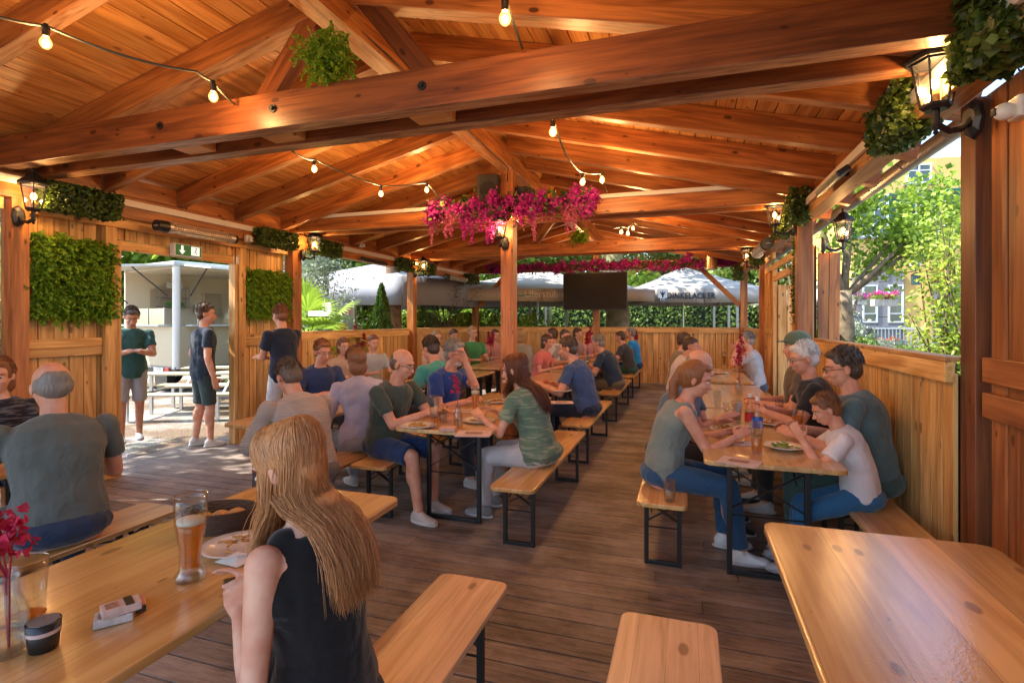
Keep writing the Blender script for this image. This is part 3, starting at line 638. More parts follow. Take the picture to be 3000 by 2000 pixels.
# ---------------------------------------------------------------- lanterns, bulbs, heaters
def add_light(name,parent,loc,e,r=.03,c=(1,.86,.68)):
    l=bpy.data.lights.new(name,'POINT'); l.energy=e; l.shadow_soft_size=r; l.color=c
    o=bpy.data.objects.new(name,l); col.objects.link(o); o.parent=parent; o.location=loc; return o
LE=6
def make_lantern():
    t=thing('wall_lantern','x','lantern')
    # wall plate at origin, arm to local +X, lantern hangs upright at x=.20
    b=MB(); b.seg=8; b.loft([((0,0,-.03),(0,1,0),(0,0,1),.055,.095),((.02,0,-.03),(0,1,0),(0,0,1),.05,.085),((.035,0,-.03),(0,1,0),(0,0,1),.03,.05)]); b.build('wall_plate',M['iron'],t,bevel=.002)
    a=tube([(.02,0,-.03),(.07,0,-.075),(.13,0,-.09),(.20,0,-.06),(.20,0,0)],[.02,.016,.014,.016,.016],8); a.add(*_fin((.20,0,-.11))); a.build('arm',M['iron'],t)
    x=.20
    def ring(z,r,w=.006,n=6):
        m=MB(); P=[(x+r*math.cos(PI/6+2*PI*k/n),r*math.sin(PI/6+2*PI*k/n),z) for k in range(n)]
        for k in range(n): m.beam(P[k],P[(k+1)%n],w*1.6,w*2)
        return m,P
    m,lo=ring(.02,.058); m2,hi=ring(.215,.092); m.add(m2.V,m2.F)
    for p,q in zip(lo,hi): m.beam(p,q,.008,.008)
    m.build('cage',M['iron'],t)
    fl=MB(); fl.seg=6
    c,s=math.cos(PI/6),math.sin(PI/6); U=(c,s,0);Vv=(-s,c,0)
    fl.loft([((x,0,.0),U,Vv,.045,.045),((x,0,.018),U,Vv,.064,.064)]); fl.build('base_cup',M['iron'],t)
    rf=MB(); rf.seg=6; rf.loft([((x,0,.218),U,Vv,.118,.118),((x,0,.232),U,Vv,.122,.122),((x,0,.25),U,Vv,.10,.10),((x,0,.275),U,Vv,.068,.068),((x,0,.31),U,Vv,.045,.045),((x,0,.325),U,Vv,.02,.02)])
    rf.ell((x,0,.345),(.015,.015,.02)); rf.build('roof',M['iron'],t)
    for k in range(6):
        p,q,r_,s_=lo[k],lo[(k+1)%6],hi[(k+1)%6],hi[k]
        link('pane',pymesh('pane',[p,q,r_,s_],[(0,1,2,3)]),M['pane'],t)
    sk=MB(); sk.lathe([(.02,.018),(.07,.018),(.09,.013)],(x,0,0),10); sk.build('candle_socket',M['pale'],t)
    bl=MB(); bl.ell((x,0,.125),(.026,.026,.034)); bo=bl.build('bulb',M['bulbglass'],t,smooth=True); bl=MB(); bl.ell((x,0,.122),(.008,.008,.016)); bl.build('filament',M['bulb'],bo,smooth=True)
    add_light('lamp_light',t,(x,0,.125),LE,.022)
    return t
def _fin(c):
    m=MB(); m.lathe([(.0,.004),(.01,.012),(.02,.008),(.035,.016),(.05,.014)],c,10); return m.V,m.F
lan=make_lantern()
first=True
for (x,y,z,rz,lab) in ((1.35,3.20,2.62,PI+.45,'largest black lantern, lit, on the nearest right post'),
    (XL+.16,3.02,2.52,0,'black lantern at the left edge above the boarded wall'),
    (XL+.17,6.58,2.60,0,'black lantern on the left post beside the small fern panel'),
    (XL+.16,10.05,2.62,0,'black lantern on the left post in front of the grey white canopy'),
    (XR-.15,6.62,2.66,PI,'black lantern inside on the second right post'),
    (XR-.08,10.25,2.62,PI,'black lantern on the third right post by the doorway'),
    (XR+.12,6.62,2.45,0,'black lantern on the outer side of the second right post before the tree'),
    (XM-.02,6.505,2.62,-PI/2,'black lantern on the central post below the flower garland')):
    if first: place(lan,(x,y,z),rz,lab,'black carriage lanterns'); first=False
    else: copy_thing(lan,(x,y,z),rz,lab,'black carriage lanterns')
lan.matrix_basis=lan.matrix_basis@Matrix.Diagonal((1.08,1.08,1.08,1))
M['cable']=plain('grey_cable',(.07,.075,.065),.5); M['sock']=plain('bulb_socket',(.03,.02,.015),.4)
def string_lights(label,anchors,bulbs,e=5,sag=.10,r=.008):
    """cable through anchors; bulbs hang at their own points"""
    t=thing('string_lights',label,'string lights',anchors[0]); o=Vector(anchors[0]); pts=[]
    for a,b in zip(anchors[:-1],anchors[1:]):
        a=Vector(a);b=Vector(b); n=8
        for i in range(n): f=i/n; pts.append(a.lerp(b,f)-Vector((0,0,sag*(b-a).length*.5*4*f*(1-f)))-o)
    pts.append(Vector(anchors[-1])-o); tube(pts,r,6).build('cable',M['cable'],t,smooth=True)
    for p in bulbs:
        # nearest cable point
        p=Vector(p)-o
        s=MB(); s.seg=10; s.cyl(p+Vector((0,0,.032)),p+Vector((0,0,.078)),.016,.019); s.cyl(p+Vector((0,0,.078)),p+Vector((0,0,.10)),.012); s.build('socket',M['sock'],t)
        b=MB(); b.lathe([(-.036,.004),(-.032,.014),(-.02,.024),(-.003,.029),(.014,.024),(.03,.014),(.036,.013)],p,12); bo=b.build('bulb',M['bulbglass'],t,smooth=True)
        f_=MB(); f_.ell(p,(.010,.010,.014)); f_.build('filament',M['bulb'],bo)
        add_light('bulb_light',t,p,e,.02)
def ax(u,v,y):  # a point on the plane of constant Y seen in the photograph
    a=(u*1.2755-1500)/F; b=-(v*1.2755-VH)/F; rx,ry=-ST+a*CT,CT+a*ST; t=y/ry; return Vector((rx*t,y,CAMZ+b*t))
up=Vector((0,0,.09))
b1,b2=ax(105,98,1.95),ax(490,222,2.60)
a0=ax(-60,20,1.7); a1=ax(452,165,2.5); a2=ax(540,240,2.83)
string_lights('string of amber bulbs across the upper left, in front of the nearest tie beam',[a0,b1+up,a1,b2+up,a2],[b1,b2],5.5)
b=[ax(722,388,4.3),ax(875,445,5.2),ax(980,436,5.9)]
string_lights('string of amber bulbs under the left rafters between first and second tie beams',[ax(668,345,3.4),b[0]+up,b[1]+up,b[2]+up,ax(1030,475,6.38)],b,9,.04)
b=[ax(1160,42,2.35),ax(1270,303,3.7)]
string_lights('string of amber bulbs crossing the bright ceiling above the nearest tie beam',[ax(1150,-40,2.1),b[0]+up*1.1,ax(1200,112,2.8)],b[:1],6.5,.02)
string_lights('string of amber bulbs hanging right of the ridge towards the garland',[ax(1253,255,3.42),b[1]+up,ax(1300,355,4.3),ax(1338,418,5.2)+up,ax(1378,398,5.5),ax(1395,440,6.3)],[b[1],ax(1338,418,5.2),ax(1383,413,5.5)],9,.05)
b=[ax(1300,541,9.0),ax(1427,533,8.5),ax(1442,536,8.7),ax(1454,524,8.9)]
string_lights('cluster of small amber bulbs beyond the garland under the right rafters',[ax(1405,525,8.0),b[1]+up,b[2]+up,b[3]+up,ax(1475,520,9.2)],b[1:],10,.03)
b=[ax(1187,556,12.5),ax(1333,580,12.4),ax(1462,577,12.6),ax(1553,575,12.5)]
string_lights('row of small amber bulbs in front of the clear gable sheet',[ax(1180,540,12.5),b[1]+up,b[2]+up,b[3]+up,ax(1640,570,12.6)],b[1:],10,.03)
ax2=lambda u,v,y:ax(u,v,y)
# black cable along the ridge beam
tube([(XM+.05,2.4,3.60),(XM+.1,3.5,3.56),(XM+.1,4.6,3.52),(XM+.1,5.6,3.51),(XM+.09,6.3,3.50),(XM+.02,6.48,3.38)],.007,6).build('ridge_cable',M['black'],pav,smooth=True)
# heaters
M['chrome']=plain('brushed_aluminium',(.62,.60,.57),.3,metal=.8); M['refl']=plain('reflector',(.75,.66,.52),.25,metal=.7)
FONT=None
def text(s,size,mat,parent,Mx,name='lettering',ext=.0006,weight=0,space=1):
    cu=bpy.data.curves.new(name,'FONT'); cu.body=s; cu.size=size; cu.align_x='CENTER'; cu.align_y='CENTER'; cu.extrude=ext; cu.offset=weight; cu.space_character=space; cu.resolution_u=3
    o=bpy.data.objects.new(name,cu); col.objects.link(o); dg=bpy.context.evaluated_depsgraph_get(); me=bpy.data.meshes.new_from_object(o.evaluated_get(dg)); bpy.data.objects.remove(o)
    me.name=name; me.materials.clear(); me.materials.append(mat); return link(name,me,None,parent,Mx)
M['wtext']=plain('white_print',(.8,.8,.8),.5); M['dtext']=plain('dark_print',(.03,.035,.04),.6)
def heater(x,y0,y1,z,label,face=1,cap_text=True,r=.062):
    t=thing('infrared_heater',label,'heater',(x,(y0+y1)/2,z),group='tubular infrared heaters'); L=(y1-y0)/2
    m=MB(); m.seg=18; m.cyl((-.0*face,-L+.13,0),(0,L-.09,0),r*.78); m.build('reflector',M['refl'],t,auto=True)
    for a,b,nm in((-L+.10,-L+.14,'band'),(L-.12,L-.05,'band')): m=MB(); m.seg=20; m.cyl((0,a,0),(0,b,0),r*1.02); m.build('band',M['chrome'],t,auto=True)
    m=MB(); m.seg=20; m.cyl((0,-L-.02,0),(0,-L+.10,0),r*.95,r*1.05); m.cyl((0,L-.05,0),(0,L,0),r*1.0,r*.9); m.build('end_cap',M['black'],t,auto=True)
    g=MB(); g.seg=5
    for k in range(9):
        a=-PI/2+PI*k/8*1.0; p=(face*r*math.cos(a),0,r*math.sin(a)); g.cyl((p[0],-L+.13,p[2]),(p[0],L-.12,p[2]),.0022)
    for i in range(int((2*L-.26)/.03)): 
        y_=-L+.15+i*.03; tubes(g,[(face*r*math.cos(a),y_,r*math.sin(a)) for a in(-PI/2,-PI/4,0,PI/4,PI/2)],.0018,4)
    g.build('guard_grille',M['chrome'],t)
    MB().box((-face*.09,0,.03),(.1,.05,.02)).build('bracket',M['black'],t)
    text('veito',.03,M['wtext'],t,Matrix.Translation((0,-L-.0215,0))@Matrix.Rotation(PI/2,4,'X'),'lettering')
heater(XL+.30,4.18,5.20,2.60,'silver tubular heater with black end caps above the doorway on the left beam')
heater(XL+.30,11.3,12.5,2.62,'silver tubular heater on the far left beam beyond the third lantern')
heater(XR-.25,7.9,9.1,2.64,'silver cylindrical heater on the right beam above the right doorway',-1,r=.085)
def flatheater(x,y0,y1,z,label,s):
    t=thing('panel_heater',label,'heater',(x,(y0+y1)/2,z),group='slim open heaters'); L=(y1-y0)/2
    MB().box((0,0,0),(.10,2*L,.05),Matrix.Rotation(s*.6,3,'Y')).build('housing',M['black'],t,bevel=.01)
    MB().box((s*.02,0,-.035),(.06,2*L-.06,.008),Matrix.Rotation(s*.6,3,'Y')).build('reflector',M['refl'],t)
    MB().box((-s*.07,-L*.4,.02),(.06,.03,.03)).build('bracket',M['iron'],t); 
flatheater(XL+.25,8.0,8.75,2.67,'slim open heater on the left beam above the pale canopy',1)
flatheater(XR-.18,4.55,5.25,2.72,'slim dark heater on the right beam above the low wall',-1)
# exit sign
ex=thing('exit_sign','green and white emergency exit sign with arrow and running figure above the doorway','sign',(XL+.11,4.68,2.40))
M['signw']=emit('sign_white',(.75,.78,.74),.25); M['signg']=plain('sign_green',(.0,.25,.09),.4)
MB().box((0,0,0),(.07,.36,.14)).build('housing',M['white'],ex,bevel=.006)
fy=.0362
def flat(pts,mat,name,par,x=fy,th=.002):
    mb=MB(); n=len(pts); V=[Vector((x,p[0],p[1])) for p in pts]+[Vector((x+th,p[0],p[1])) for p in pts]
    mb.add(V,[tuple(reversed(range(n))),tuple(range(n,2*n))]+[(i,(i+1)%n,n+(i+1)%n,n+i) for i in range(n)]); return mb.build(name,mat,par)
flat([(-.165,-.062),(.165,-.062),(.165,.062),(-.165,.062)],M['signg'],'green_field',ex)
flat([(-.10,.05),(-.10,-.005),(-.125,-.005),(-.085,-.05),(-.045,-.005),(-.07,-.005),(-.07,.05)],M['signw'],'arrow',ex,fy+.003)
flat([(.03,-.05),(.14,-.05),(.14,.052),(.03,.052)],M['signw'],'door_symbol',ex,fy+.003)
fg_=MB(); X_=fy+.0075
for p,q,w_ in (((.088,.018),(.080,-.008),.016),((.080,-.008),(.100,-.018),.011),((.100,-.018),(.094,-.040),.009),((.080,-.008),(.062,-.022),.011),((.062,-.022),(.045,-.028),.009),((.088,.018),(.108,.008),.008),((.086,.016),(.066,.012),.008)):
    fg_.beam((X_,p[0],p[1]),(X_,q[0],q[1]),w_,.002,up=(0,0,1) if abs(p[0]-q[0])<abs(p[1]-q[1]) else (0,0,1))
fg_.ell((X_,.092,.034),(.002,.010,.010)); fg_.build('running_figure',M['signg'],ex)
# sensors, sockets, speakers, television
def sensor(x,y,z,label,s=1):
    t=thing('motion_sensor',label,'sensor',(x,y,z)); MB().box((0,0,0),(.05,.09,.09)).build('body',M['white'],t,bevel=.01); MB().ell((s*.05,0,-.01),(.04,.035,.035)).build('head',M['white'],t,smooth=True); MB().box((s*.088,0,-.01),(.01,.03,.03)).build('lens',M['black'],t,bevel=.003)
sensor(XL+.18,5.52,2.66,'small white socket box beside the heater above the doorway'); sensor(XL+.19,8.05,2.92,'small white box between the rafters above the palm opening'); sensor(XR-.0,2.72,2.47,'white camera like sensor at the right edge of the view',-1)
M['spk']=plain('speaker_grille',(.03,.028,.026),.6,bump=.3,bs=400)
for (x,y,z,rz,lab) in ((XM-.24,6.50,3.30,-1.35,'black speaker facing the viewer on the left side of the central post top'),(XM+.16,6.72,3.16,-.2,'black speaker on the far side of the central post')):
    t=thing('loudspeaker',lab,'speaker',(x,y,z),rz,'pair of speakers on the central post')
    m=MB(); m.prism([(-.12,-.13),(.08,-.15),(.12,-.12),(.12,.12),(.08,.15),(-.12,.13)],-.17,.17); m.build('cabinet',M['spk'],t,bevel=.01)
    m=MB(); m.seg=20; m.cyl((.12,0,-.03),(.128,0,-.03),.105); m.build('cone',M['black'],t,auto=True)
    MB().box((-.13,0,0),(.05,.03,.06)).build('bracket',M['iron'],t)
tv=thing('television','large dark flat television hanging on the far post under the garland','television',(-2.19,13.42,2.33))
MB().box((0,0,0),(1.62,.05,.94)).build('casing',M['black'],tv,bevel=.006)
MB().box((0,-.0265,.0),(1.58,.003,.90)).build('screen',plain('dark_screen',(.016,.011,.010),.45,spec=.2),tv)
MB().box((0,.13,0),(.3,.20,.3)).build('wall_mount',M['iron'],tv)
ph=thing('hanging_heat_lamp','copper coloured cylindrical lamp hanging near the far right garland','lamp',(.55,13.1,3.0))
m=MB(); m.seg=20; m.cyl((0,0,-.20),(0,0,.12),.13); m.build('drum',plain('copper',(.75,.45,.25),.3,metal=.9),ph,auto=True); m=MB(); m.seg=20; m.cyl((0,0,-.235),(0,0,-.202),.145); m.build('rim',M['chrome'],ph,auto=True)
MB().box((0,0,.22),(.02,.02,.2)).build('hanger',M['iron'],ph)
# ---------------------------------------------------------------- people
def fabric(name,c,rough=.85,stripe=0,var=.12,pat=None):
    m,nt,b=nodes(name); N=nt.nodes;L=nt.links; tc=N.new('ShaderNodeTexCoord')
    n=N.new('ShaderNodeTexNoise'); n.inputs['Scale'].default_value=5; n.inputs['Detail'].default_value=5; L.new(tc.outputs['Object'],n.inputs[0])
    r=N.new('ShaderNodeMapRange'); r.inputs[1].default_value=.3;r.inputs[2].default_value=.7;r.inputs[3].default_value=1-var;r.inputs[4].default_value=1+var; L.new(n.outputs[0],r.inputs[0])
    x=N.new('ShaderNodeVectorMath'); x.operation='SCALE'; x.inputs[0].default_value=c; L.new(r.outputs[0],x.inputs['Scale']); out=x.outputs[0]
    if pat:
        mp=N.new('ShaderNodeMapping'); mp.inputs['Scale'].default_value=(6,6,38); L.new(tc.outputs['Object'],mp.inputs[0]); p=N.new('ShaderNodeTexNoise'); p.inputs['Scale'].default_value=1.5; L.new(mp.outputs[0],p.inputs[0])
        q=N.new('ShaderNodeMapRange'); q.inputs[1].default_value=.5;q.inputs[2].default_value=.62; L.new(p.outputs[0],q.inputs[0]); mx=N.new('ShaderNodeMix'); mx.data_type='RGBA'; L.new(q.outputs[0],mx.inputs[0]); L.new(out,mx.inputs[6]); mx.inputs[7].default_value=(*pat,1); out=mx.outputs[2]
    L.new(out,b.inputs['Base Color']); setp(b,rough=rough,sheen=.25,spec=.2)
    w=N.new('ShaderNodeTexNoise'); w.inputs['Scale'].default_value=9; w.inputs['Detail'].default_value=2; w.inputs['Distortion'].default_value=1.2; L.new(tc.outputs['Object'],w.inputs[0])
    h=w.outputs[0]
    if stripe:
        wv=N.new('ShaderNodeTexWave'); wv.bands_direction='Z'; wv.inputs['Scale'].default_value=stripe; wv.inputs['Distortion'].default_value=.8; L.new(tc.outputs['Object'],wv.inputs[0]); ad=N.new('ShaderNodeMath'); ad.operation='MULTIPLY_ADD'; ad.inputs[1].default_value=.25; L.new(wv.outputs[1],ad.inputs[0]); L.new(h,ad.inputs[2]); h=ad.outputs[0]
    bp=N.new('ShaderNodeBump'); bp.inputs['Strength'].default_value=.7; bp.inputs['Distance'].default_value=.02; L.new(h,bp.inputs['Height']); L.new(bp.outputs[0],b.inputs['Normal']); return m
def skinmat(name,c):
    m,nt,b=nodes(name); N=nt.nodes;L=nt.links; tc=N.new('ShaderNodeTexCoord'); n=N.new('ShaderNodeTexNoise'); n.inputs['Scale'].default_value=14; n.inputs['Detail'].default_value=4; L.new(tc.outputs['Object'],n.inputs[0])
    r=N.new('ShaderNodeValToRGB'); r.color_ramp.elements[0].position=.35; r.color_ramp.elements[0].color=(c[0]*.88,c[1]*.72,c[2]*.68,1); r.color_ramp.elements[1].position=.65; r.color_ramp.elements[1].color=(*c,1); L.new(n.outputs[0],r.inputs[0]); L.new(r.outputs[0],b.inputs['Base Color'])
    setp(b,rough=.5,sss=.12,spec=.35); b.inputs['Subsurface Radius'].default_value=(.012,.004,.002); return m
def hairmat(name,c):
    m,nt,b=nodes(name); N=nt.nodes;L=nt.links; tc=N.new('ShaderNodeTexCoord'); g=N.new('ShaderNodeNewGeometry')
    mp=N.new('ShaderNodeMapping'); mp.inputs['Scale'].default_value=(60,60,9); L.new(tc.outputs['Object'],mp.inputs[0]); n=N.new('ShaderNodeTexNoise'); n.inputs['Scale'].default_value=1.5; n.inputs['Detail'].default_value=4; L.new(mp.outputs[0],n.inputs[0])
    a=N.new('ShaderNodeMath'); a.operation='MULTIPLY_ADD'; a.inputs[1].default_value=.6; L.new(g.outputs['Random Per Island'],a.inputs[0]); L.new(n.outputs[0],a.inputs[2])
    r=N.new('ShaderNodeValToRGB'); r.color_ramp.elements[0].position=.35; r.color_ramp.elements[0].color=(*[v*.7 for v in c],1); r.color_ramp.elements[1].position=1.0; r.color_ramp.elements[1].color=(*[min(1,v*1.3) for v in c],1); L.new(a.outputs[0],r.inputs[0]); L.new(r.outputs[0],b.inputs['Base Color']); setp(b,rough=.45)
    bp=N.new('ShaderNodeBump'); bp.inputs['Strength'].default_value=.8; bp.inputs['Distance'].default_value=.01; L.new(n.outputs[0],bp.inputs['Height']); L.new(bp.outputs[0],b.inputs['Normal']); return m
SK={'a':skinmat('skin_fair',(.70,.41,.29)),'b':skinmat('skin_ruddy',(.68,.36,.24)),'c':skinmat('skin_tanned',(.56,.31,.20))}
HC={'brown':(.075,.035,.016),'dark':(.055,.035,.024),'grey':(.22,.20,.18),'greybrown':(.10,.065,.045),'white':(.55,.53,.50),'blond':(.34,.20,.08),'red':(.13,.035,.012),'ginger':(.20,.075,.025),'lightbrown':(.15,.075,.03),'chestnut':(.44,.20,.075)}
HM={k:hairmat('hair_'+k,v) for k,v in HC.items()}
_fab={}
def fab(c,**k):
    key=(c,tuple(sorted((a,str(b)) for a,b in k.items())))
    if key not in _fab: _fab[key]=fabric('cloth_%02d'%len(_fab),c,**k)
    return _fab[key]
M['eyew']=plain('eye_white',(.6,.56,.52),.25); M['iris']=plain('eye_iris',(.04,.03,.02),.2); M['lip']=plain('lips',(.42,.15,.12),.5)
M['sole']=plain('shoe_sole',(.6,.58,.55),.7)
tx=bpy.data.textures.new('folds','CLOUDS'); tx.noise_scale=.11
tx2=bpy.data.textures.new('hair_tufts','CLOUDS'); tx2.noise_scale=.035
def soften(o,vox,it=4,disp=0,tex=None):
    r=o.modifiers.new('remesh','REMESH'); r.mode='VOXEL'; r.voxel_size=vox; r.use_smooth_shade=True
    if disp: d=o.modifiers.new('folds','DISPLACE'); d.texture=tex or tx; d.strength=disp; d.mid_level=.38; d.texture_coords='LOCAL'
    s=o.modifiers.new('smooth','SMOOTH'); s.factor=.5; s.iterations=it
    return o
def ik(S,T,a,b,pole):
    d=T-S; L=min(d.length,(a+b)*.985); u=d.normalized(); T=S+u*L
    x=(a*a-b*b+L*L)/(2*L); h=math.sqrt(max(a*a-x*x,0)); p=pole-u*pole.dot(u)
    p=p.normalized() if p.length>1e-5 else u.orthogonal()
    return S+u*x+p*h,T
def add_hand(mb,W,d,n,side,curl,s=1):
    """palm, four fingers of unequal length with two bends and a thumb leaving the palm's side"""
    d=d.normalized(); n=(n-d*n.dot(d)).normalized(); w=d.cross(n)*side
    mb.loft([(W,w,n,.024*s,.018*s),(W+d*.03*s,w,n,.033*s,.016*s),(W+d*.065*s,w,n,.041*s,.014*s),(W+d*.09*s,w,n,.040*s,.011*s)])
    for i,(o,l) in enumerate(((.030,.070),(.010,.078),(-.010,.074),(-.029,.058))):
        p=W+d*.086*s+w*o*s; dd=(d+w*o*2.2).normalized(); r=.0088*s
        for k in range(3):
            q=p+dd*l*s*(.42,.32,.26)[k]; mb.cap(p,r,q,r*.9); p=q; r*=.9
            dd=(dd+n*curl*(.75+.15*i*.3)).normalized()
    p=W+d*.022*s+w*.028*s; dd=(d*.75+w*.75+n*.25).normalized()
    for k,l in enumerate((.042,.034,.026)): q=p+dd*l*s; mb.cap(p,.0115*s*(1-.1*k),q,.010*s*(1-.1*k)); p=q; dd=(dd+n*curl*.45-w*.25).normalized()
def person(label,x,y,face,pose='sit',lean=12,sc=1.0,skin='a',shirt=(.2,.2,.2),sleeve='short',trousers=(.03,.05,.12),shorts=False,hair='short',hc='brown',yaw=0,pitch=10,hands=None,glasses=False,beard=None,det=1,pattern=None,stripe=0,shoes=(.5,.5,.5),build=1.0,female=False,side=0,seat=.46,cap=None,group=None,shirtdrop=0,fold=.028,curl=.35,feet=None,collar=False):
    P=thing('person',label,'person',(x,y,0),math.radians(face),group)
    vox={2:.0065,1:.0095,0:.014}[det]; svox={2:.009,1:.013,0:.018}[det]
    sit=pose=='sit'; V=Vector; ln=math.radians(lean); sd=math.radians(side)
    hz=(seat+.105*sc) if sit else .93*sc
    pel=V((0,0,hz)); up_=V((math.sin(ln),math.sin(sd),math.cos(ln))).normalized()
    lowc=V((math.sin(ln*.35),math.sin(sd)*.4,math.cos(ln*.35))).normalized(); hi=V((math.sin(ln*1.35),math.sin(sd),math.cos(ln*1.35))).normalized()
    wst=pel+lowc*.17*sc; ch=wst+up_*.17*sc; sh=ch+hi*.14*sc; nk=sh+hi*.05*sc; hb=nk+(hi*.6+V((0,0,.4))).normalized()*.050*sc
    W=build; sw=(.165 if female else .185)*sc*W
    def ax_(d): y_=V((0,1,0)); f=y_.cross(d).normalized(); return d.cross(f).normalized(),f   # (side axis, forward axis)
    def tor(o=0,z0=-.11,top=True,narrow=1):
        rg=[]
        for c,d,rw,rd in ((pel+lowc*z0*sc,lowc,.150,.100),(pel-lowc*.03*sc,lowc,.170,.115),(pel+lowc*.06*sc,lowc,.162 if not female else .165,.112),(wst,lowc,.140 if not female else .122,.102),(wst.lerp(ch,.5),up_,.150 if not female else .132,.108),(ch,up_,.163*(1 if not female else .93),.115),(ch.lerp(sh,.6),hi,.165*narrow,.105),(sh,hi,.125*narrow,.078),(sh.lerp(nk,.55),hi,.075,.062)):
            s_,f_=ax_(d); rg.append((c,s_,f_,rw*sc*W+o,rd*sc*W*(1.0)+o))
        return rg
    shd=[sh+V((0,q*sw,0))-hi*.035*sc for q in(1,-1)]
    # legs
    hip=[pel+V((0,q*.088*sc,-.02*sc)) for q in(1,-1)]; legs=[]
    for i,q in enumerate((1,-1)):
        if sit:
            fx=(feet[i][0] if feet else .42+.06*(i%2)); kn=hip[i]+V((.40*sc,q*.045,(.0)))
            kn.z=min(.50*sc,seat+.06); an=V((fx,q*.13*sc+(feet[i][1] if feet else 0),.085))
        else:
            st_=(feet[i][0] if feet else (.06 if i else -.06)); kn=hip[i]+V((st_*.5+.03,q*.01,-.43*sc)); an=V((st_,q*.10*sc,.085))
        legs.append((hip[i],kn,an))
    # arms
    if hands is None: hands=((.36,.16,.80),(.36,-.16,.80)) if sit else ((.05,.24,.80*sc),(.05,-.24,.80*sc))
    arms=[]
    for i,q in enumerate((1,-1)):
        T=V(hands[i][:3]); pole=V((-.35,q*.55,-.9)) if T.z>.7 and sit else V((-.8,q*.4,-.3))
        if len(hands[i])>3: pole=V(hands[i][3:6])
        el,wr=ik(shd[i],T,.29*sc,.25*sc,pole); arms.append((shd[i],el,wr))
    # head frame
    Rh=Euler((0,math.radians(pitch),math.radians(yaw)),'XYZ').to_matrix(); hcn=hb+Rh@V((.016,0,.090*sc))
    def H(a,b,c): return hcn+Rh@(V((a,b,c))*sc)
    mb=MB(); mb.seg=16; mb.loft(tor(0 if sleeve=='none' else -.006))
    if sit: mb.ell(pel+V((-.03,0,-.02)),(.12*sc*W,.175*sc*W,.085*sc))
    mb.cap(sh-hi*.03,.062*sc,hb+V((.005,0,.02)),.052*sc if not female else .045*sc)
    for q,(a,k,n) in zip((1,-1),legs):
        mb.cap(a,.085*sc*W,k,.056*sc); mb.cap(k,.054*sc,n,.036*sc); mb.ell(k.lerp(n,.3)+V((-.02,0,0)),(.050*sc,.047*sc,.11*sc)); mb.cap(n+V((-.03,0,-.045)),.034,n+V((.13,0,-.06)),.024)
    ar=.046*sc if not female else .038*sc
    for q,(a,e,w) in zip((1,-1),arms):
        mb.cap(a,(.056 if sleeve=='none' else .046)*sc*(1 if not female else .86),a.lerp(e,.5),ar*1.02); mb.cap(a.lerp(e,.5),ar*1.02,e,ar*.85); mb.cap(e,ar*.86,e.lerp(w,.35),ar*.88); mb.cap(e.lerp(w,.35),ar*.88,w,ar*.58)
        fd=(w-e).normalized(); nrm=V((0,-q*.55,-.8)) if abs(fd.z)<.6 else V((0,-q,-.1))
        if det>0 or True: add_hand(mb,w,fd,nrm,1 if q<0 else -1,curl,sc)
        a_=w
    # head
    mb.ell(H(-.012,0,.030),(.098*sc,.077*sc,.092*sc),Rh); mb.ell(H(.022,0,-.035),(.066*sc,.060*sc,.082*sc),Rh); mb.ell(H(.045,0,-.088),(.030*sc,.032*sc,.024*sc),Rh)
    mb.cap(H(.078,0,.005),.011*sc,H(.106,0,-.034),.014*sc); mb.ell(H(.066,0,.028),(.026*sc,.056*sc,.016*sc),Rh)
    for q in(1,-1): mb.ell(H(.062,q*.038,-.028),(.026*sc,.022*sc,.024*sc),Rh); mb.ell(H(-.008,q*.080,-.008),(.018*sc,.010*sc,.032*sc),Rh); mb.ell(H(.088,q*.012,-.036),(.010*sc,.009*sc,.008*sc),Rh)
    mb.ell(H(.082,0,-.062),(.012*sc,.024*sc,.007*sc),Rh); mb.ell(H(.080,0,-.073),(.011*sc,.020*sc,.007*sc),Rh)
    body=soften(mb.build('body',SK[skin],P),vox,3)
    for q in(1,-1):
        e=MB(); e.seg=8; e.ell(H(.079,q*.032,-.001),(.010*sc,.014*sc,.008*sc),Rh); eo=e.build('eye',M['eyew'],P,smooth=True)
        e=MB(); e.seg=8; e.ell(H(.0865,q*.031,-.001),(.004*sc,.006*sc,.006*sc),Rh); e.build('iris',M['iris'],eo,smooth=True)
        e=MB(); e.seg=6; e.cap(H(.092,q*.016,.023),.004,H(.080,q*.048,.024),.003); e.build('eyebrow',HM[hc if hc!='white' else 'grey'],P)
    if det>0: e=MB(); e.seg=8; e.ell(H(.091,0,-.067),(.005*sc,.021*sc,.007*sc),Rh); e.build('lips',M['lip'],P,smooth=True)
    # hair
    hb_=MB(); hb_.seg=14
    if hair!='bald':
        hb_.ell(H(-.022,0,.044),(.098*sc,.084*sc,.090*sc),Rh); hb_.ell(H(-.052,0,-.010),(.058*sc,.074*sc,.072*sc),Rh); hb_.ell(H(.040,0,.092),(.045*sc,.058*sc,.026*sc),Rh)
    else:
        hb_.ell(H(-.050,0,-.005),(.060*sc,.078*sc,.060*sc),Rh)
        for q in(1,-1): hb_.ell(H(-.03,q*.066,.006),(.050*sc,.015*sc,.036*sc),Rh)
        hb_.ell(H(-.062,0,.035),(.05*sc,.066*sc,.05*sc),Rh)
    if hair in('bob','ponytail'): 
        hb_.ell(H(-.03,0,.03),(.104*sc,.090*sc,.10*sc),Rh)
        if hair=='bob': hb_.ell(H(-.045,0,-.06),(.062*sc,.088*sc,.085*sc),Rh)
    if hair=='ponytail':
        p=H(-.11,0,.04); hb_.cap(p,.03,p+V((-.05,0,-.10)),.035); hb_.cap(p+V((-.05,0,-.10)),.035,p+V((-.055,0,-.24)),.028); hb_.cap(p+V((-.055,0,-.24)),.028,p+V((-.03,0,-.36)),.012)
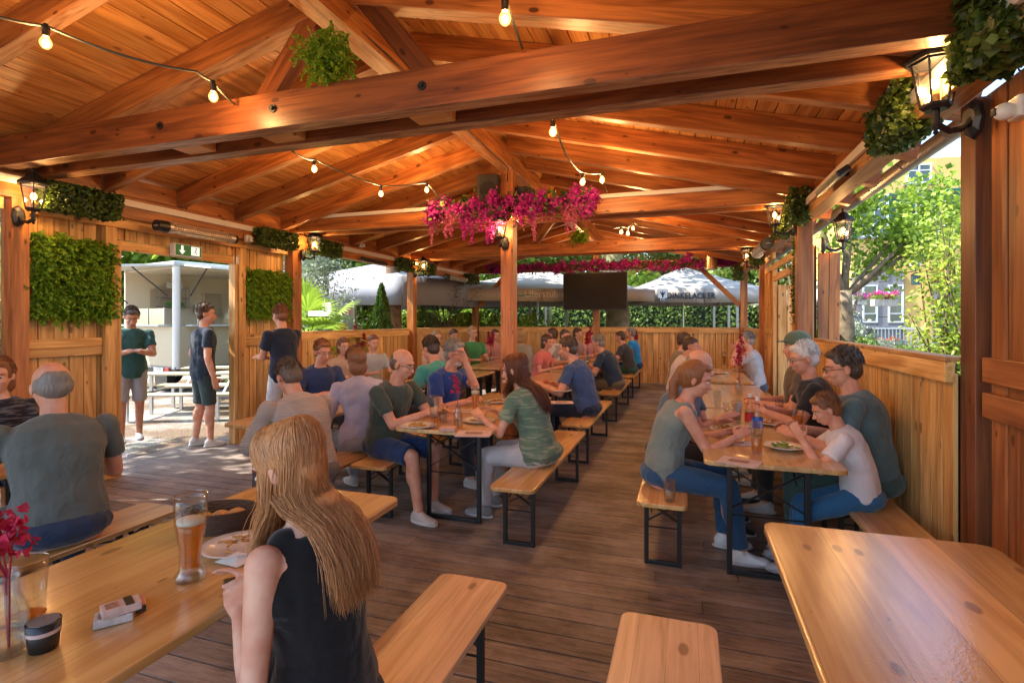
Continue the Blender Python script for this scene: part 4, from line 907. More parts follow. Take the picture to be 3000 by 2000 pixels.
    ho=soften(hb_.build('hair',HM[hc],P),svox if det<2 else .008,3,.008,tx2)
    if hair in('short','bob') and det>0:   # loose tufts
        rg=np.random.default_rng(abs(hash(round(x*100)))%9999); C=[];D=[]
        for i in range(650):
            th=rg.uniform(0,2*PI); ph=math.acos(rg.uniform(-.25,1)); n_=V((math.sin(ph)*math.cos(th),math.sin(ph)*math.sin(th),math.cos(ph)))
            if n_.x>.45 and n_.z<.62: continue
            p=H(-.022+n_.x*.100,n_.y*.086,.044+n_.z*.094); t_=Rh@(V((.5*n_.z-.2,n_.y*.4,-.55+.5*n_.x))); C.append(p); D.append(t_.normalized()*2.2)
        leaves('hair_tuft',[tuple(c) for c in C],.034*sc,HM[hc],P,5,.09,dirs=[tuple(d) for d in D],kind='stuff')
    if hair=='long': longhair(P,H,V,Rh,sc,HM[hc],det,pel,sh,female,seed=int(abs(x)*100),hi=hi,spine=(pel,wst,ch,sh))
    if beard: b_=MB(); b_.seg=12; b_.ell(H(.040,0,-.080),(.040*sc,.050*sc,.040*sc),Rh); b_.ell(H(.086,0,-.052),(.010*sc,.026*sc,.006*sc),Rh); soften(b_.build('beard',HM[beard],P),.009 if det else .012,2,.006,tx2)
    if cap: b_=MB(); b_.ell(H(-.012,0,.058),(.108*sc,.092*sc,.085*sc),Rh); b_.ell(H(.11,0,.055),(.06,.06,.008),Rh); soften(b_.build('cap',fab(cap),P),.008,2)
    if glasses:
        g=MB()
        for q in(1,-1):
            tubes(g,[H(.098,q*.034+.022*math.cos(a),-.002+.016*math.sin(a)) for a in [2*PI*k/12 for k in range(13)]],.0018,5); tubes(g,[H(.096,q*.057,.004),H(.05,q*.079,.004),H(-.01,q*.083,.0)],.0018,5)
        tubes(g,[H(.099,.012,0),H(.104,0,.002),H(.099,-.012,0)],.0018,5); g.build('glasses',M['black'],P)
    # clothes
    c=MB(); c.seg=18; fm=fab(shirt,pat=pattern,stripe=stripe)
    nr=1 if sleeve!='none' else .80
    rg=tor(.013+.004,z0=-.12-shirtdrop if not sit else -.06-shirtdrop*.4,narrow=nr); 
    if sleeve=='none': rg=rg[:-1]
    c.loft(rg)
    if sleeve!='none':
        for a,e,w in arms:
            u=(e-a).normalized(); fr=.62 if sleeve=='short' else 1.0; f1=u.orthogonal().normalized(); f2=u.cross(f1)
            r0=.061*sc if not female else .053*sc
            c.cap(a-hi*.004,r0,a.lerp(e,.25),r0*.96); e1=a.lerp(e,fr); c.loft([(a,f1,f2,r0*.9,r0*.9),(e1,f1,f2,ar+.017,ar+.017)])
            if sleeve=='long':
                c.cap(e,ar+.012,e,ar+.012); d=(w-e).normalized(); g1=d.orthogonal().normalized(); g2=d.cross(g1); c.loft([(e,g1,g2,ar+.012,ar+.012),(e.lerp(w,.9),g1,g2,ar*.7+.012,ar*.7+.012)])
    else:
        for q in(1,-1): c.cap(sh+V((0,q*.085*sc,0))-hi*.012,.046*sc,ch+V((0,q*.11*sc,0)),.068*sc)
    if shirtdrop and sit: c.ell(pel+V((-.034,0,-.005)),(.142*sc*W,.200*sc*W,.092*sc))
    soften(c.build('shirt',fm,P),svox,3,fold)
    if collar:
        k_=MB(); s_,f_=ax_(hi); tubes(k_,[nk-hi*.028*sc+s_*math.cos(a)*.083*sc+f_*math.sin(a)*.072*sc+V((0,0,-.03*max(0,math.sin(a)))) for a in [PI/2+.35+(2*PI-.7)*j/18 for j in range(19)]],.015,6); k_.build('collar',fm,P,smooth=True)
    t=MB(); t.seg=14; tm=fab(trousers)
    s_,f_=ax_(lowc)
    t.loft([(pel+lowc*z,s_,f_,a_*sc*W+.008,b_*sc*W+.008) for z,a_,b_ in((-.10,.13,.09),(-.03,.170,.115),(.05,.163,.112),(.09,.150,.105))])
    if sit: t.ell(pel+V((-.032,0,-.022)),(.130*sc*W,.187*sc*W,.090*sc))
    for a,k,n in legs:
        t.cap(a,.098*sc*W,a.lerp(k,.5),.085*sc); 
        if shorts:
            d=(k-a).normalized(); g1=d.orthogonal().normalized(); g2=d.cross(g1); t.loft([(a.lerp(k,.4),g1,g2,.088*sc,.088*sc),(a.lerp(k,.93),g1,g2,.078*sc,.078*sc)])
        else:
            t.cap(a.lerp(k,.5),.085*sc,k,.070*sc); d=(n-k).normalized(); g1=d.orthogonal().normalized(); g2=d.cross(g1); t.cap(k,.070*sc,k.lerp(n,.5),.064*sc); t.loft([(k.lerp(n,.4),g1,g2,.062*sc,.062*sc),(k.lerp(n,.93),g1,g2,.050*sc,.050*sc)])
    soften(t.build('trousers' if not shorts else 'shorts',tm,P),svox,3,fold*.7)
    for a,k,n in legs:
        h=MB(); h.seg=12; b0=n+V((-.055,0,-.085)); 
        X_,Y_=V((0,1,0)),V((0,0,1))
        h.loft([(b0+V((dx,0,zc)),X_,Y_,rw,rh) for dx,zc,rw,rh in((-.01,.045,.026,.030),(.01,.050,.037,.046),(.06,.050,.040,.048),(.10,.046,.040,.042),(.15,.036,.045,.030),(.20,.031,.044,.024),(.235,.027,.026,.018))]); h.cap(n+V((-.01,0,-.02)),.043,n+V((-.005,0,.005)),.041)
        so=soften(h.build('shoe',fab(shoes,rough=.6),P),.010,2)
        z=MB(); z.seg=14; z.loft([(b0+V((.11,0,zz)),V((1,0,0)),V((0,1,0)),.135*rr,.047*rr) for zz,rr in((.004,.93),(.010,1),(.022,1),(.026,.95))]); z.build('sole',M['sole'],so,smooth=True)
    P['_h']=1; del P['_h']
    return P
def longhair(P,H,V,Rh,sc,mat,det,pel,sh,female,seed,hi,spine):
    rg=np.random.default_rng(seed); n={2:4600 if 'black sleeveless' in P['label'] else 1500,1:600,0:160}[det]; Ln={2:.36,1:.40,0:.4}[det]
    mb=MB(); 
    # guide for the back of the torso
    def backx(z):
        pts=spine
        for a,b in zip(pts[:-1],pts[1:]):
            if z<=b.z: f=max(0,min(1,(z-a.z)/max(b.z-a.z,1e-3))); return a.x+(b.x-a.x)*f-.145*sc
        return sh.x-.12*sc
    clump=[(rg.uniform(62,178),rg.choice([-1,1]),rg.uniform(-.012,.012),rg.uniform(.70,1.06),rg.uniform(0,6)) for _ in range(max(16,n//22))]
    for i in range(n):
        al,sg,off,lf,ph=clump[i%len(clump)]; al=al+rg.normal(0,11); r_=.0014 if n>2000 else .0024 if det==2 else .005
        xs_=rg.uniform(-.05,.045); pts=[]; az=math.radians(al)*sg
        for k in range(7):      # over the skull from the parting
            th=math.radians(8+ (k/6)*92); d=V((math.cos(az)*math.sin(th),math.sin(az)*math.sin(th),math.cos(th)))
            q=1.0+rg.normal(0,.010); pts.append(H(-.018+xs_*(1-k/6)+d.x*.103*q,d.y*.086*q,.034+d.z*.098*q))
        p=pts[-1].copy(); L=Ln*lf*rg.uniform(.85,1.02)*(1 if al>95 else .85); m=9; o=rg.normal(0,.016,2)
        for k in range(1,m+1):
            f=k/m; z=p.z-L*f; bx=backx(z)
            tx_=p.x; ty_=p.y*(1-.55*f)+.005*math.sin(ph+f*5)+o[0]*f*1.5+off*f
            inside=abs(ty_)<.19*sc and z<sh.z+.06
            if inside and al>85: tx_=min(p.x-.01*f,bx-.02*(1-abs(ty_)*3))+o[1]*.6
            elif inside: tx_=p.x+.05*f if al<85 else bx; tx_=max(tx_,sh.x+.10) if z<sh.z else tx_
            pts.append(V((tx_,ty_,z)))
        ln_=len(pts); rr=[r_*(1-.75*(j/(ln_-1))**2) for j in range(ln_)]
        for j in range(7,ln_-1): pts[j]=(pts[j-1]+pts[j]*2+pts[j+1])/4
        tubes(mb,pts,rr,3)
    o=mb.build('hair_strands',mat,P,smooth=True); o['kind']='stuff'
    c=MB(); c.seg=12; c.ell(H(-.028,0,.032),(.095*sc,.082*sc,.093*sc),Rh); c.ell(H(-.045,0,-.05),(.045*sc,.066*sc,.08*sc),Rh)
    p=H(-.07,0,-.1); zb=p.z-Ln*.6; c.loft([(p,V((1,0,0)),V((0,1,0)),.035,.055),(V((backx((p.z+zb)/2)+.012,0,(p.z+zb)/2)),V((1,0,0)),V((0,1,0)),.02,.055),(V((backx(zb)+.01,0,zb)),V((1,0,0)),V((0,1,0)),.02,.05)])
    soften(c.build('hair_mass',mat,P),.010,3,.01,tx2)
J=(.03,.055,.13)
# foreground
person('long haired woman in a black sleeveless top, back to the camera, seated in the foreground',-.93,1.22,172,lean=10,sc=.965,build=.93,female=True,skin='a',shirt=(.008,.008,.009),sleeve='none',trousers=(.02,.02,.022),hair='long',hc='chestnut',yaw=14,pitch=20,hands=((.23,.09,.79,-.3,.3,-1),(.30,-.05,.80,-.3,-.3,-1)),det=2,shoes=(.4,.05,.05),fold=.008,curl=.5)
person('grey haired man in a grey t-shirt with his back to the camera, at the left',-3.06,1.88,158,lean=17,sc=1.05,skin='b',shirt=(.10,.115,.105),trousers=(.02,.035,.075),hair='bald',hc='grey',yaw=8,pitch=10,hands=((.45,.22,.80),(.42,-.14,.80)),det=2,build=1.12,fold=.02)
person('woman in a dark sequined top cut by the left edge, facing the camera',-4.55,2.42,-32,lean=4,sc=.98,female=True,shirt=(.015,.012,.018),pattern=(.10,.09,.09),hair='bob',hc='ginger',yaw=-8,pitch=4,det=1,hands=((.35,.1,.80),(.35,-.12,.80)))
person('man with grey brown hair in a ribbed beige sweater bending over the table',-2.52,3.12,158,lean=26,sc=1.03,skin='b',shirt=(.42,.33,.27),sleeve='long',stripe=24,trousers=(.12,.10,.09),hc='greybrown',yaw=0,pitch=30,det=2,build=1.1,hands=((.48,.18,.80),(.46,-.10,.80)),fold=.02)
person('brown haired woman in a crumpled lilac shirt, back turned',-2.72,4.08,150,lean=14,sc=1.02,female=True,shirt=(.42,.40,.52),sleeve='long',trousers=(.3,.3,.34),hair='bob',hc='ginger',yaw=0,pitch=12,det=1,build=1.12,fold=.045)
person('man in a dark green polo shirt and glasses eating, elbow on the table',-2.45,4.0,-12,lean=16,sc=1.03,skin='b',shirt=(.055,.075,.060),trousers=(.02,.05,.14),shorts=True,hair='bald',hc='greybrown',yaw=12,pitch=14,glasses=True,collar=True,det=2,build=1.08,hands=((.50,.14,.84),(.44,-.02,.84)),shoes=(.5,.45,.42),curl=.5)
person('grey haired man in a royal blue polo shirt and glasses, hand raised to his mouth',-2.40,4.98,-14,lean=16,sc=1.07,skin='b',shirt=(.022,.06,.24),trousers=(.05,.05,.06),hc='grey',yaw=10,pitch=8,glasses=True,beard='white',collar=True,det=2,build=1.1,hands=((.34,-.02,1.18,.2,.4,-1),(.40,-.10,.81)),curl=.9)
person('dark haired man in a turquoise t-shirt with his back turned',-2.62,5.55,160,lean=20,sc=1.10,skin='b',shirt=(.06,.30,.27),trousers=(.02,.02,.025),hc='dark',yaw=0,pitch=20,det=1,build=1.05,hands=((.42,.18,.83),(.42,-.14,.80)))
person('woman with long auburn hair in a mottled green top at the middle table',-1.12,4.10,170,lean=20,sc=1.0,female=True,skin='a',shirt=(.12,.19,.13),pattern=(.26,.30,.20),trousers=(.55,.52,.52),hair='long',hc='red',yaw=10,pitch=12,det=2,build=1.08,hands=((.40,.20,.82),(.42,-.08,.82)),shirtdrop=.06,shoes=(.25,.25,.25))
person('man in a faded blue t-shirt and dark jeans, leaning on the table beyond the post',-1.14,6.35,174,lean=20,sc=1.08,skin='b',shirt=(.05,.09,.20),trousers=(.015,.03,.065),hc='greybrown',yaw=8,pitch=12,det=2,build=1.12,hands=((.46,.26,.82),(.44,-.14,.80)))
person('man in a navy t-shirt and khaki shorts sitting by the aisle',-1.14,8.95,172,lean=26,sc=1.06,skin='b',shirt=(.022,.04,.07),trousers=(.14,.12,.08),shorts=True,hc='grey',yaw=5,pitch=14,det=1,build=1.12,hands=((.46,.22,.80),(.48,-.12,.80)),shoes=(.03,.03,.03))
person('person in a dark grey t-shirt and green trousers at the far aisle table',-1.14,11.6,168,lean=20,sc=1.05,skin='b',shirt=(.06,.065,.065),trousers=(.03,.11,.09),hc='brown',yaw=0,pitch=8,det=0,hands=((.44,.22,.80),(.46,-.12,.80)))
person('man in a bright blue shirt at the far end of the aisle',-1.12,12.7,176,lean=10,sc=1.10,skin='b',shirt=(.01,.28,.62),trousers=(.02,.06,.16),hc='grey',yaw=0,pitch=4,det=0)
# right side
person('woman with a ponytail in a grey sleeveless top and jeans, elbows on the right table',-.15,3.86,6,lean=20,sc=1.0,female=True,skin='b',shirt=(.20,.23,.20),sleeve='none',trousers=(.03,.085,.17),hair='ponytail',hc='ginger',yaw=-10,pitch=14,det=2,hands=((.44,.12,.82),(.46,-.06,.82)),shoes=(.75,.75,.75),fold=.02)
person('bald bearded man in a slate blue t-shirt with folded arms on the right table',-.14,4.55,-10,lean=22,sc=1.06,skin='b',shirt=(.07,.11,.16),trousers=(.03,.03,.04),shorts=True,hair='bald',hc='grey',beard='grey',yaw=-8,pitch=14,det=1,build=1.08,hands=((.42,-.08,.82),(.42,.10,.82)),shoes=(.02,.02,.02))
person('man in a white t-shirt at the right row, hand at his chin',-.14,7.95,4,lean=18,sc=1.04,skin='b',shirt=(.55,.48,.46),trousers=(.1,.1,.1),hc='brown',yaw=-8,pitch=10,det=0,hands=((.42,.2,.8),(.34,-.05,1.12,.2,-.4,-1)))
person('brown haired person in a dull khaki top behind the man in white',-.15,8.9,8,lean=10,sc=1.07,skin='b',shirt=(.20,.16,.11),trousers=(.1,.1,.1),hc='brown',yaw=0,pitch=6,det=0)
person('small boy in a white t-shirt and jeans at the right table',1.02,3.78,172,lean=20,sc=.80,skin='b',shirt=(.66,.62,.62),trousers=(.03,.12,.24),hc='ginger',yaw=12,pitch=24,det=2,hands=((.32,.14,.86),(.34,-.08,.86)),seat=.46,fold=.012,feet=((.34,0),(.36,0)))
person('man in a teal grey t-shirt with dark hair sitting by the right wall',1.16,4.08,164,lean=13,sc=1.08,skin='b',shirt=(.075,.125,.135),trousers=(.05,.09,.08),hc='dark',yaw=14,pitch=10,det=2,build=1.15,glasses=True,hands=((.40,.2,.82),(.44,-.12,.82)),fold=.025)
person('white haired man in a black shirt and glasses, by the right wall',1.06,4.95,174,lean=10,sc=1.08,skin='b',shirt=(.02,.02,.022),trousers=(.05,.05,.05),hc='white',yaw=14,pitch=12,glasses=True,det=1,hands=((.42,.16,.84),(.42,-.1,.84)))
person('person in a green cap partly behind the white haired man',1.06,5.75,176,lean=2,sc=1.14,skin='b',shirt=(.12,.10,.07),trousers=(.05,.05,.05),hc='brown',yaw=8,pitch=4,cap=(.10,.14,.09),det=0)
person('man with glasses in a pale shirt, hands at his chin, in the far right corner',1.06,9.2,176,lean=12,sc=1.08,skin='b',shirt=(.45,.42,.44),trousers=(.06,.07,.1),hc='grey',yaw=8,pitch=6,glasses=True,det=1,hands=((.30,.04,1.14,.3,.4,-1),(.34,-.02,1.10,.3,-.4,-1)))
# standing
person('young man in teal t-shirt and light grey shorts looking down outside the doorway',-7.02,5.15,-30,pose='stand',lean=6,sc=1.04,skin='b',shirt=(.04,.12,.11),trousers=(.42,.42,.44),shorts=True,hc='greybrown',yaw=0,pitch=28,det=1,hands=((.34,.05,1.20,-.3,.7,-.8),(.34,-.05,1.20,-.3,-.7,-.8)),shoes=(.6,.6,.6),cap=None)
person('man in a navy t-shirt and dark shorts standing in the doorway, turned away from view',-5.85,5.22,62,pose='stand',lean=2,sc=1.05,skin='b',shirt=(.02,.032,.055),trousers=(.04,.06,.06),shorts=True,hc='brown',yaw=-22,pitch=4,det=1,build=1.05,hands=((.10,.26,.95),(.06,-.28,.82)),shoes=(.6,.58,.55))
person('man in navy t-shirt and light trousers walking in front of the boards',-4.72,5.38,168,pose='stand',lean=5,sc=1.04,skin='b',shirt=(.015,.022,.045),trousers=(.52,.52,.58),hc='ginger',yaw=0,pitch=10,det=1,hands=((.40,.10,1.14,-.5,.3,-.8),(.38,-.10,1.12,-.5,-.3,-.8)),feet=((.16,0),(-.16,0)),shoes=(.5,.5,.5))
# left middle and far groups
person('laughing man with glasses in a navy polo shirt at the left row',-3.98,5.05,-28,lean=12,sc=1.04,skin='b',shirt=(.03,.05,.13),trousers=(.05,.05,.06),hc='ginger',yaw=4,pitch=12,glasses=True,collar=True,det=1)
person('woman with light brown hair against the left low wall',-4.75,6.55,-30,lean=8,sc=1.0,female=True,skin='a',shirt=(.5,.35,.25),trousers=(.1,.1,.1),hair='bob',hc='ginger',yaw=0,pitch=8,det=0)
person('person with reddish fair hair behind the purple dried flowers',-4.72,7.3,-35,lean=6,sc=1.02,skin='a',shirt=(.42,.45,.47),trousers=(.1,.1,.1),hair='short',hc='ginger',yaw=0,pitch=6,det=0)
person('blond woman with glasses in a pale peach top at the left',-4.2,8.5,-38,lean=4,sc=1.08,female=True,skin='a',shirt=(.62,.45,.38),trousers=(.2,.2,.2),hair='bob',hc='blond',glasses=True,yaw=0,pitch=6,det=0)
person('bearded man in a brown shirt among the group at the far left',-4.3,9.45,-40,lean=4,sc=1.08,skin='c',shirt=(.10,.06,.045),trousers=(.05,.05,.05),hc='brown',beard='brown',yaw=0,pitch=6,det=0)
person('man in a bright green t-shirt with glasses at the far left group',-4.25,10.3,-38,lean=2,sc=1.14,skin='a',shirt=(.07,.30,.11),trousers=(.05,.05,.05),hc='blond',glasses=True,yaw=0,pitch=4,det=0)
person('woman in a pink top at the far left group',-4.05,11.1,-40,lean=5,sc=1.05,female=True,skin='a',shirt=(.62,.30,.26),trousers=(.1,.1,.1),hair='bob',hc='brown',yaw=0,pitch=6,det=0)
person('ash blond person in a grey green top, back turned, left of central post',-2.9,9.6,150,lean=10,sc=1.10,skin='a',shirt=(.28,.28,.24),trousers=(.1,.1,.1),hair='bob',hc='blond',yaw=-20,pitch=6,det=0)
person('man in a white t-shirt right behind the central post',-2.45,10.3,168,lean=6,sc=1.1,skin='b',shirt=(.62,.54,.52),trousers=(.1,.1,.1),hc='brown',yaw=0,pitch=4,det=0)
person('woman in a coral top at the middle row beyond the post',-2.42,8.9,-10,lean=14,sc=1.02,female=True,skin='b',shirt=(.62,.16,.13),trousers=(.1,.1,.1),hair='bob',hc='brown',yaw=-10,pitch=10,det=0)
person('person with dark hair against the far wall left of the television post',-2.42,12.0,-14,lean=6,sc=1.08,skin='b',shirt=(.35,.22,.18),trousers=(.1,.1,.1),hc='brown',yaw=0,pitch=6,det=0)
person('man facing the camera behind the red dried flowers at the middle row',-2.35,10.4,-40,lean=8,sc=1.08,skin='b',shirt=(.30,.28,.28),trousers=(.1,.1,.1),hc='greybrown',yaw=0,pitch=6,det=0)
person('red haired woman in a pink top at the far table',-2.3,12.75,-30,lean=12,sc=.98,female=True,skin='b',shirt=(.6,.3,.28),trousers=(.1,.1,.1),hair='bob',hc='red',yaw=0,pitch=10,det=0)
# ---------------------------------------------------------------- things on the tables
TT=.771
def zt(u,v,z=TT):
    a=(u*1.2755-1500)/F; b=-(v*1.2755-VH)/F; t=(z-CAMZ)/b; return (( -ST+a*CT)*t,(CT+a*ST)*t,z)
M['beer']=None
def liquid(name,c):
    m=bpy.data.materials.new(name); m.use_nodes=True; nt=m.node_tree; N=nt.nodes;L=nt.links; N.clear(); o=N.new('ShaderNodeOutputMaterial')
    t=N.new('ShaderNodeBsdfTransparent'); t.inputs[0].default_value=(1,.62,.16,1); d=N.new('ShaderNodeBsdfTranslucent'); d.inputs[0].default_value=(*c,1); f=N.new('ShaderNodeBsdfDiffuse'); f.inputs[0].default_value=(*c,1); g=N.new('ShaderNodeBsdfGlossy'); g.inputs['Roughness'].default_value=.05
    x=N.new('ShaderNodeMixShader'); x.inputs[0].default_value=.5; L.new(d.outputs[0],x.inputs[1]); L.new(f.outputs[0],x.inputs[2]); y=N.new('ShaderNodeMixShader'); y.inputs[0].default_value=.45; L.new(x.outputs[0],y.inputs[1]); L.new(t.outputs[0],y.inputs[2]); z=N.new('ShaderNodeMixShader'); z.inputs[0].default_value=.07; L.new(y.outputs[0],z.inputs[1]); L.new(g.outputs[0],z.inputs[2]); L.new(z.outputs[0],o.inputs[0]); return m
M['beer']=liquid('wheat_beer',(.95,.42,.05)); M['foam']=plain('beer_foam',(.80,.72,.6),.7,bump=.3,bs=200); M['water']=thinglass('water',(.95,.96,.95),.10)
M['tint']=thinglass('cloudy_glass',(.93,.94,.92),.07,.04)
M['china']=plain('china_plate',(.75,.72,.68),.2,coat=.5); M['paper']=plain('menu_paper',(.60,.45,.42),.55,var=.15,vs=30)
M['red']=leafmat('dried_red_leaf',(.30,.004,.03),(.60,.03,.10),.35,.6); M['stem']=plain('red_stem',(.30,.02,.04),.6)
M['food']=plain('noodles',(.55,.30,.08),.6,var=.3,vs=60,bump=.6,bs=60); M['salad']=plain('salad',(.20,.32,.05),.6,var=.5,vs=60,bump=.8,bs=80); M['meat']=plain('schnitzel',(.42,.20,.07),.6,var=.3,vs=40,bump=.6)
M['fries']=plain('bread_crust',(.50,.26,.09),.6,var=.25,vs=40,bump=.4)
def weizen(x,y,label,h=.25,level=.62,foam=.025,z=TT,rz=0):
    t=thing('beer_glass',label,'glass',(x,y,z),rz,'beer glasses on the tables'); s=h/.25
    prof=[(.0,.036),(.006,.038),(.018,.037),(.030,.028),(.055,.026),(.10,.029),(.15,.036),(.19,.040),(.225,.0405),(.25,.038)]
    m=MB(); P=[(z_*s,r*1) for z_,r in prof]; m.lathe(P+[(z_-.0,r-.002) for z_,r in [P[-1]]]+[(z_,r-.003) for z_,r in reversed(P[4:-1])],n=24); m.build('glass',M['tint'],t,smooth=True)
    m=MB(); m.lathe([(0,.034),(.022*s,.030),(.03*s,.022)],n=20); m.build('foot',M['glass'],t,smooth=True)
    def rr(z_):
        for (a,ra),(b,rb) in zip(P[:-1],P[1:]):
            if a<=z_<=b: return ra+(rb-ra)*(z_-a)/(b-a)-.0045
        return .03
    if level>0:
        zs=[.040*s+(level*h-.040*s)*k/6 for k in range(7)]; m=MB(); m.lathe([(q,rr(q)) for q in zs],n=20); m.build('beer',M['beer'],t,smooth=True)
        if foam: q=level*h+.001; m=MB(); m.lathe([(q,rr(q)),(q+foam*.6,rr(q)),(q+foam,rr(q)*.93)],n=20); m.build('foam',M['foam'],t,smooth=True)
    m=MB(); m.seg=6; tubes(m,[(.038*math.cos(a),.038*math.sin(a),.25*s) for a in [2*PI*k/20 for k in range(21)]],.0016,5); m.build('rim',M['glass'],t)
    return t
def tumbler(x,y,label,h=.13,r=.036,z=TT,fill=None,lv=.5,name='drinking_glass'):
    t=thing(name,label,'glass',(x,y,z)); m=MB(); m.lathe([(0,r*.8),(.008,r*.84),(h,r),(h,r-.002),(.012,r*.78)],n=20); m.build('glass',M['tint'],t,smooth=True)
    if fill: m=MB(); m.lathe([(.013,r*.76),(h*lv,r*.88)],n=18); m.build('drink',fill,t,smooth=True)
    m=MB(); tubes(m,[(r*math.cos(a),r*math.sin(a),h) for a in [2*PI*k/18 for k in range(19)]],.0015,5); m.build('rim',M['glass'],t); return t
def vase(x,y,label,h=.2,z=TT,fh=.32,seed=1,fl=3,tall=1,leafy=.03,r=.036):
    t=thing('bottle_vase',label,'vase',(x,y,z)); m=MB(); m.lathe([(0,r*.9),(.006,r),(h*.55,r),(h*.75,r*.55),(h*.92,r*.52),(h,r*.66),(h,r*.6),(h*.9,r*.46),(h*.74,r*.5),(h*.53,r*.93),(.012,r*.92)],n=20); m.build('glass',M['tint'],t,smooth=True)
    m=MB(); m.lathe([(.013,r*.9),(h*.30,r*.9)],n=18); m.build('water',M['water'],t,smooth=True)
    f=thing('dried_flowers',label.split(' vase')[0].replace('clear bottle','').strip() and 'dried red flower stems standing in the '+label,'flowers',(x,y,z)) if False else None
    rg=np.random.default_rng(seed)
    for i in range(fl):
        dx,dy=rg.normal(0,.06,2)*tall; H_=fh*rg.uniform(.75,1.15); P=[Vector((0,0,.015)),Vector((dx*.1,dy*.1,h)),Vector((dx*.6,dy*.6,h+H_*.5)),Vector((dx*1.3,dy*1.3,h+H_))]
        s=tube(P,[.003,.003,.0022,.0012],5).build('flower_stem',M['stem'],t); n=int(90*fh/.3); q=rg.uniform(.35,1,n); C=[]
        for k in q: 
            a=P[1].lerp(P[3],k); a=P[1]*(1-k)**2+P[2]*2*k*(1-k)+P[3]*k*k; w=.03*(1.1-k)+.006; C.append((a.x+rg.normal(0,w),a.y+rg.normal(0,w),a.z+rg.normal(0,.012)))
        leaves('dried_bracts',C,leafy,M['red'],t,seed+i,.42,up=.6)
    return t
def plate(x,y,label,r=.13,food='food',h=.022,z=TT,n=26,low=1):
    t=thing('plate',label,'plate',(x,y,z),group='plates with food'); m=MB(); m.lathe([(0,r*.55),(.004,r*.6),(.014,r*.8),(h,r),(h+.003,r*.99),(.017,r*.78),(.008,r*.55)],n=28); m.build('dish',M['china'],t,smooth=True)
    rg=random.Random(int(x*100)+int(y*37)); m=MB(); m.seg=6
    for i in range(n):
        a=rg.uniform(0,2*PI); d=rg.uniform(0,r*.55)*low; p=Vector((d*math.cos(a),d*math.sin(a),.016+.03*(1-d/(r*.7))*rg.random())); q=p+Vector((rg.uniform(-.03,.03),rg.uniform(-.03,.03),rg.uniform(-.004,.008))); m.cap(p,.006,q,.005)
    o=m.build('food',M[food],t,smooth=True); o['kind']='stuff'; return t
def menu(x,y,rz,label,w=.15,l=.21,z=TT,n=2):
    t=thing('menu_card',label,'menu',(x,y,z),rz,'menus lying on the tables')
    for i in range(n): MB().box((.004*i,.003*i,.003+.004*i),(l,w,.003),Matrix.Rotation(.03*i,3,'Z')).build('page',M['paper'],t,bevel=.001)
    MB().box((.0,.0,.0105 if n>1 else .0052),(l*.5,w*.35,.0006)).build('printed_band',plain('menu_print',(.32,.17,.12),.6,var=.4,vs=90) if 'mp' not in M else M['mp'],t); return t
M['mp']=plain('menu_print',(.32,.17,.12),.6,var=.4,vs=90)
# foreground left table
x,y,_=zt(438,1328); place(weizen(x,y,'tall wheat beer glass half full on the foreground left table',.27,.66,.014),(x,y,TT)).scale=(1.22,1.22,1)
x,y,_=zt(505,1215)
bk=thing('bread_basket','dark woven wicker basket with bread behind the tall beer glass','basket',(x,y,TT),.5)
M['wick']=plain('dark_wicker',(.07,.03,.014),.6,bump=.5,bs=150)
for i in range(9):
    w_=MB(); zz=.008+i*.0095; r1=.08+.0015*i; r2=.12+.0015*i; tubes(w_,[(r2*math.cos(a)*(1+.012*((k+i)%2)),r1*math.sin(a)*(1+.012*((k+i)%2)),zz) for k,a in enumerate([2*PI*k/36 for k in range(37)])],.0048,5); w_.build('wicker_hoop',M['wick'],bk,smooth=True)
MB().box((0,0,.006),(.19,.13,.006)).build('basket_floor',M['wick'],bk)
for i in range(3): m=MB(); m.ell((-.06+.06*i,.0,.04+.005*i),(.04,.05,.028)); m.build('bread_slice',M['fries'],bk,smooth=True)
x,y,_=zt(545,1262); t=plate(x,y,'small plate with a pale crust behind the woman in black',.12,'fries',n=10)
x,y,_=zt(545,1285); t=thing('paper_napkin','crumpled pale napkin beside the plate of the woman in black','napkin',(x,y,TT)); m=MB(); m.add([(-.06,-.04,.001),(.05,-.05,.002),(.07,.03,.012),(-.03,.05,.004),(0,0,.028)],[(0,1,4),(1,2,4),(2,3,4),(3,0,4),(0,3,2,1)]); m.build('sheet',M['china'],t)
x,y,_=zt(262,1425)
for i,(dx,dy,dz,lab,c) in enumerate(((0,0,0,'lower pale cigarette pack on the foreground left table',(.50,.46,.44)),(.012,.01,.024,'upper cigarette pack with dark printed band, lying on another pack',(.55,.42,.38)))):
    t=thing('cigarette_pack',lab,'cigarette pack',(x+dx,y+dy,TT+dz),.9+.2*i); MB().box((0,0,.0115),(.088,.056,.0225)).build('box',plain('pack_card_%d'%i,c,.4,var=.2,vs=50),t,bevel=.002); MB().box((.018,0,.0233),(.02,.0565,.0012)).build('dark_band',M['black'],t); MB().box((-.02,0,.0233),(.03,.035,.001)).build('printed_panel',M['mp'],t)
x,y,_=zt(322,1392); t=thing('lighter','pinkish pack end with a dark tip beside the cigarette packs','lighter',(x,y,TT),-.6); MB().box((0,0,.011),(.075,.026,.018)).build('body',plain('pink_card',(.55,.22,.16),.4),t,bevel=.004); MB().box((.04,0,.011),(.006,.024,.016)).build('tip',M['black'],t)
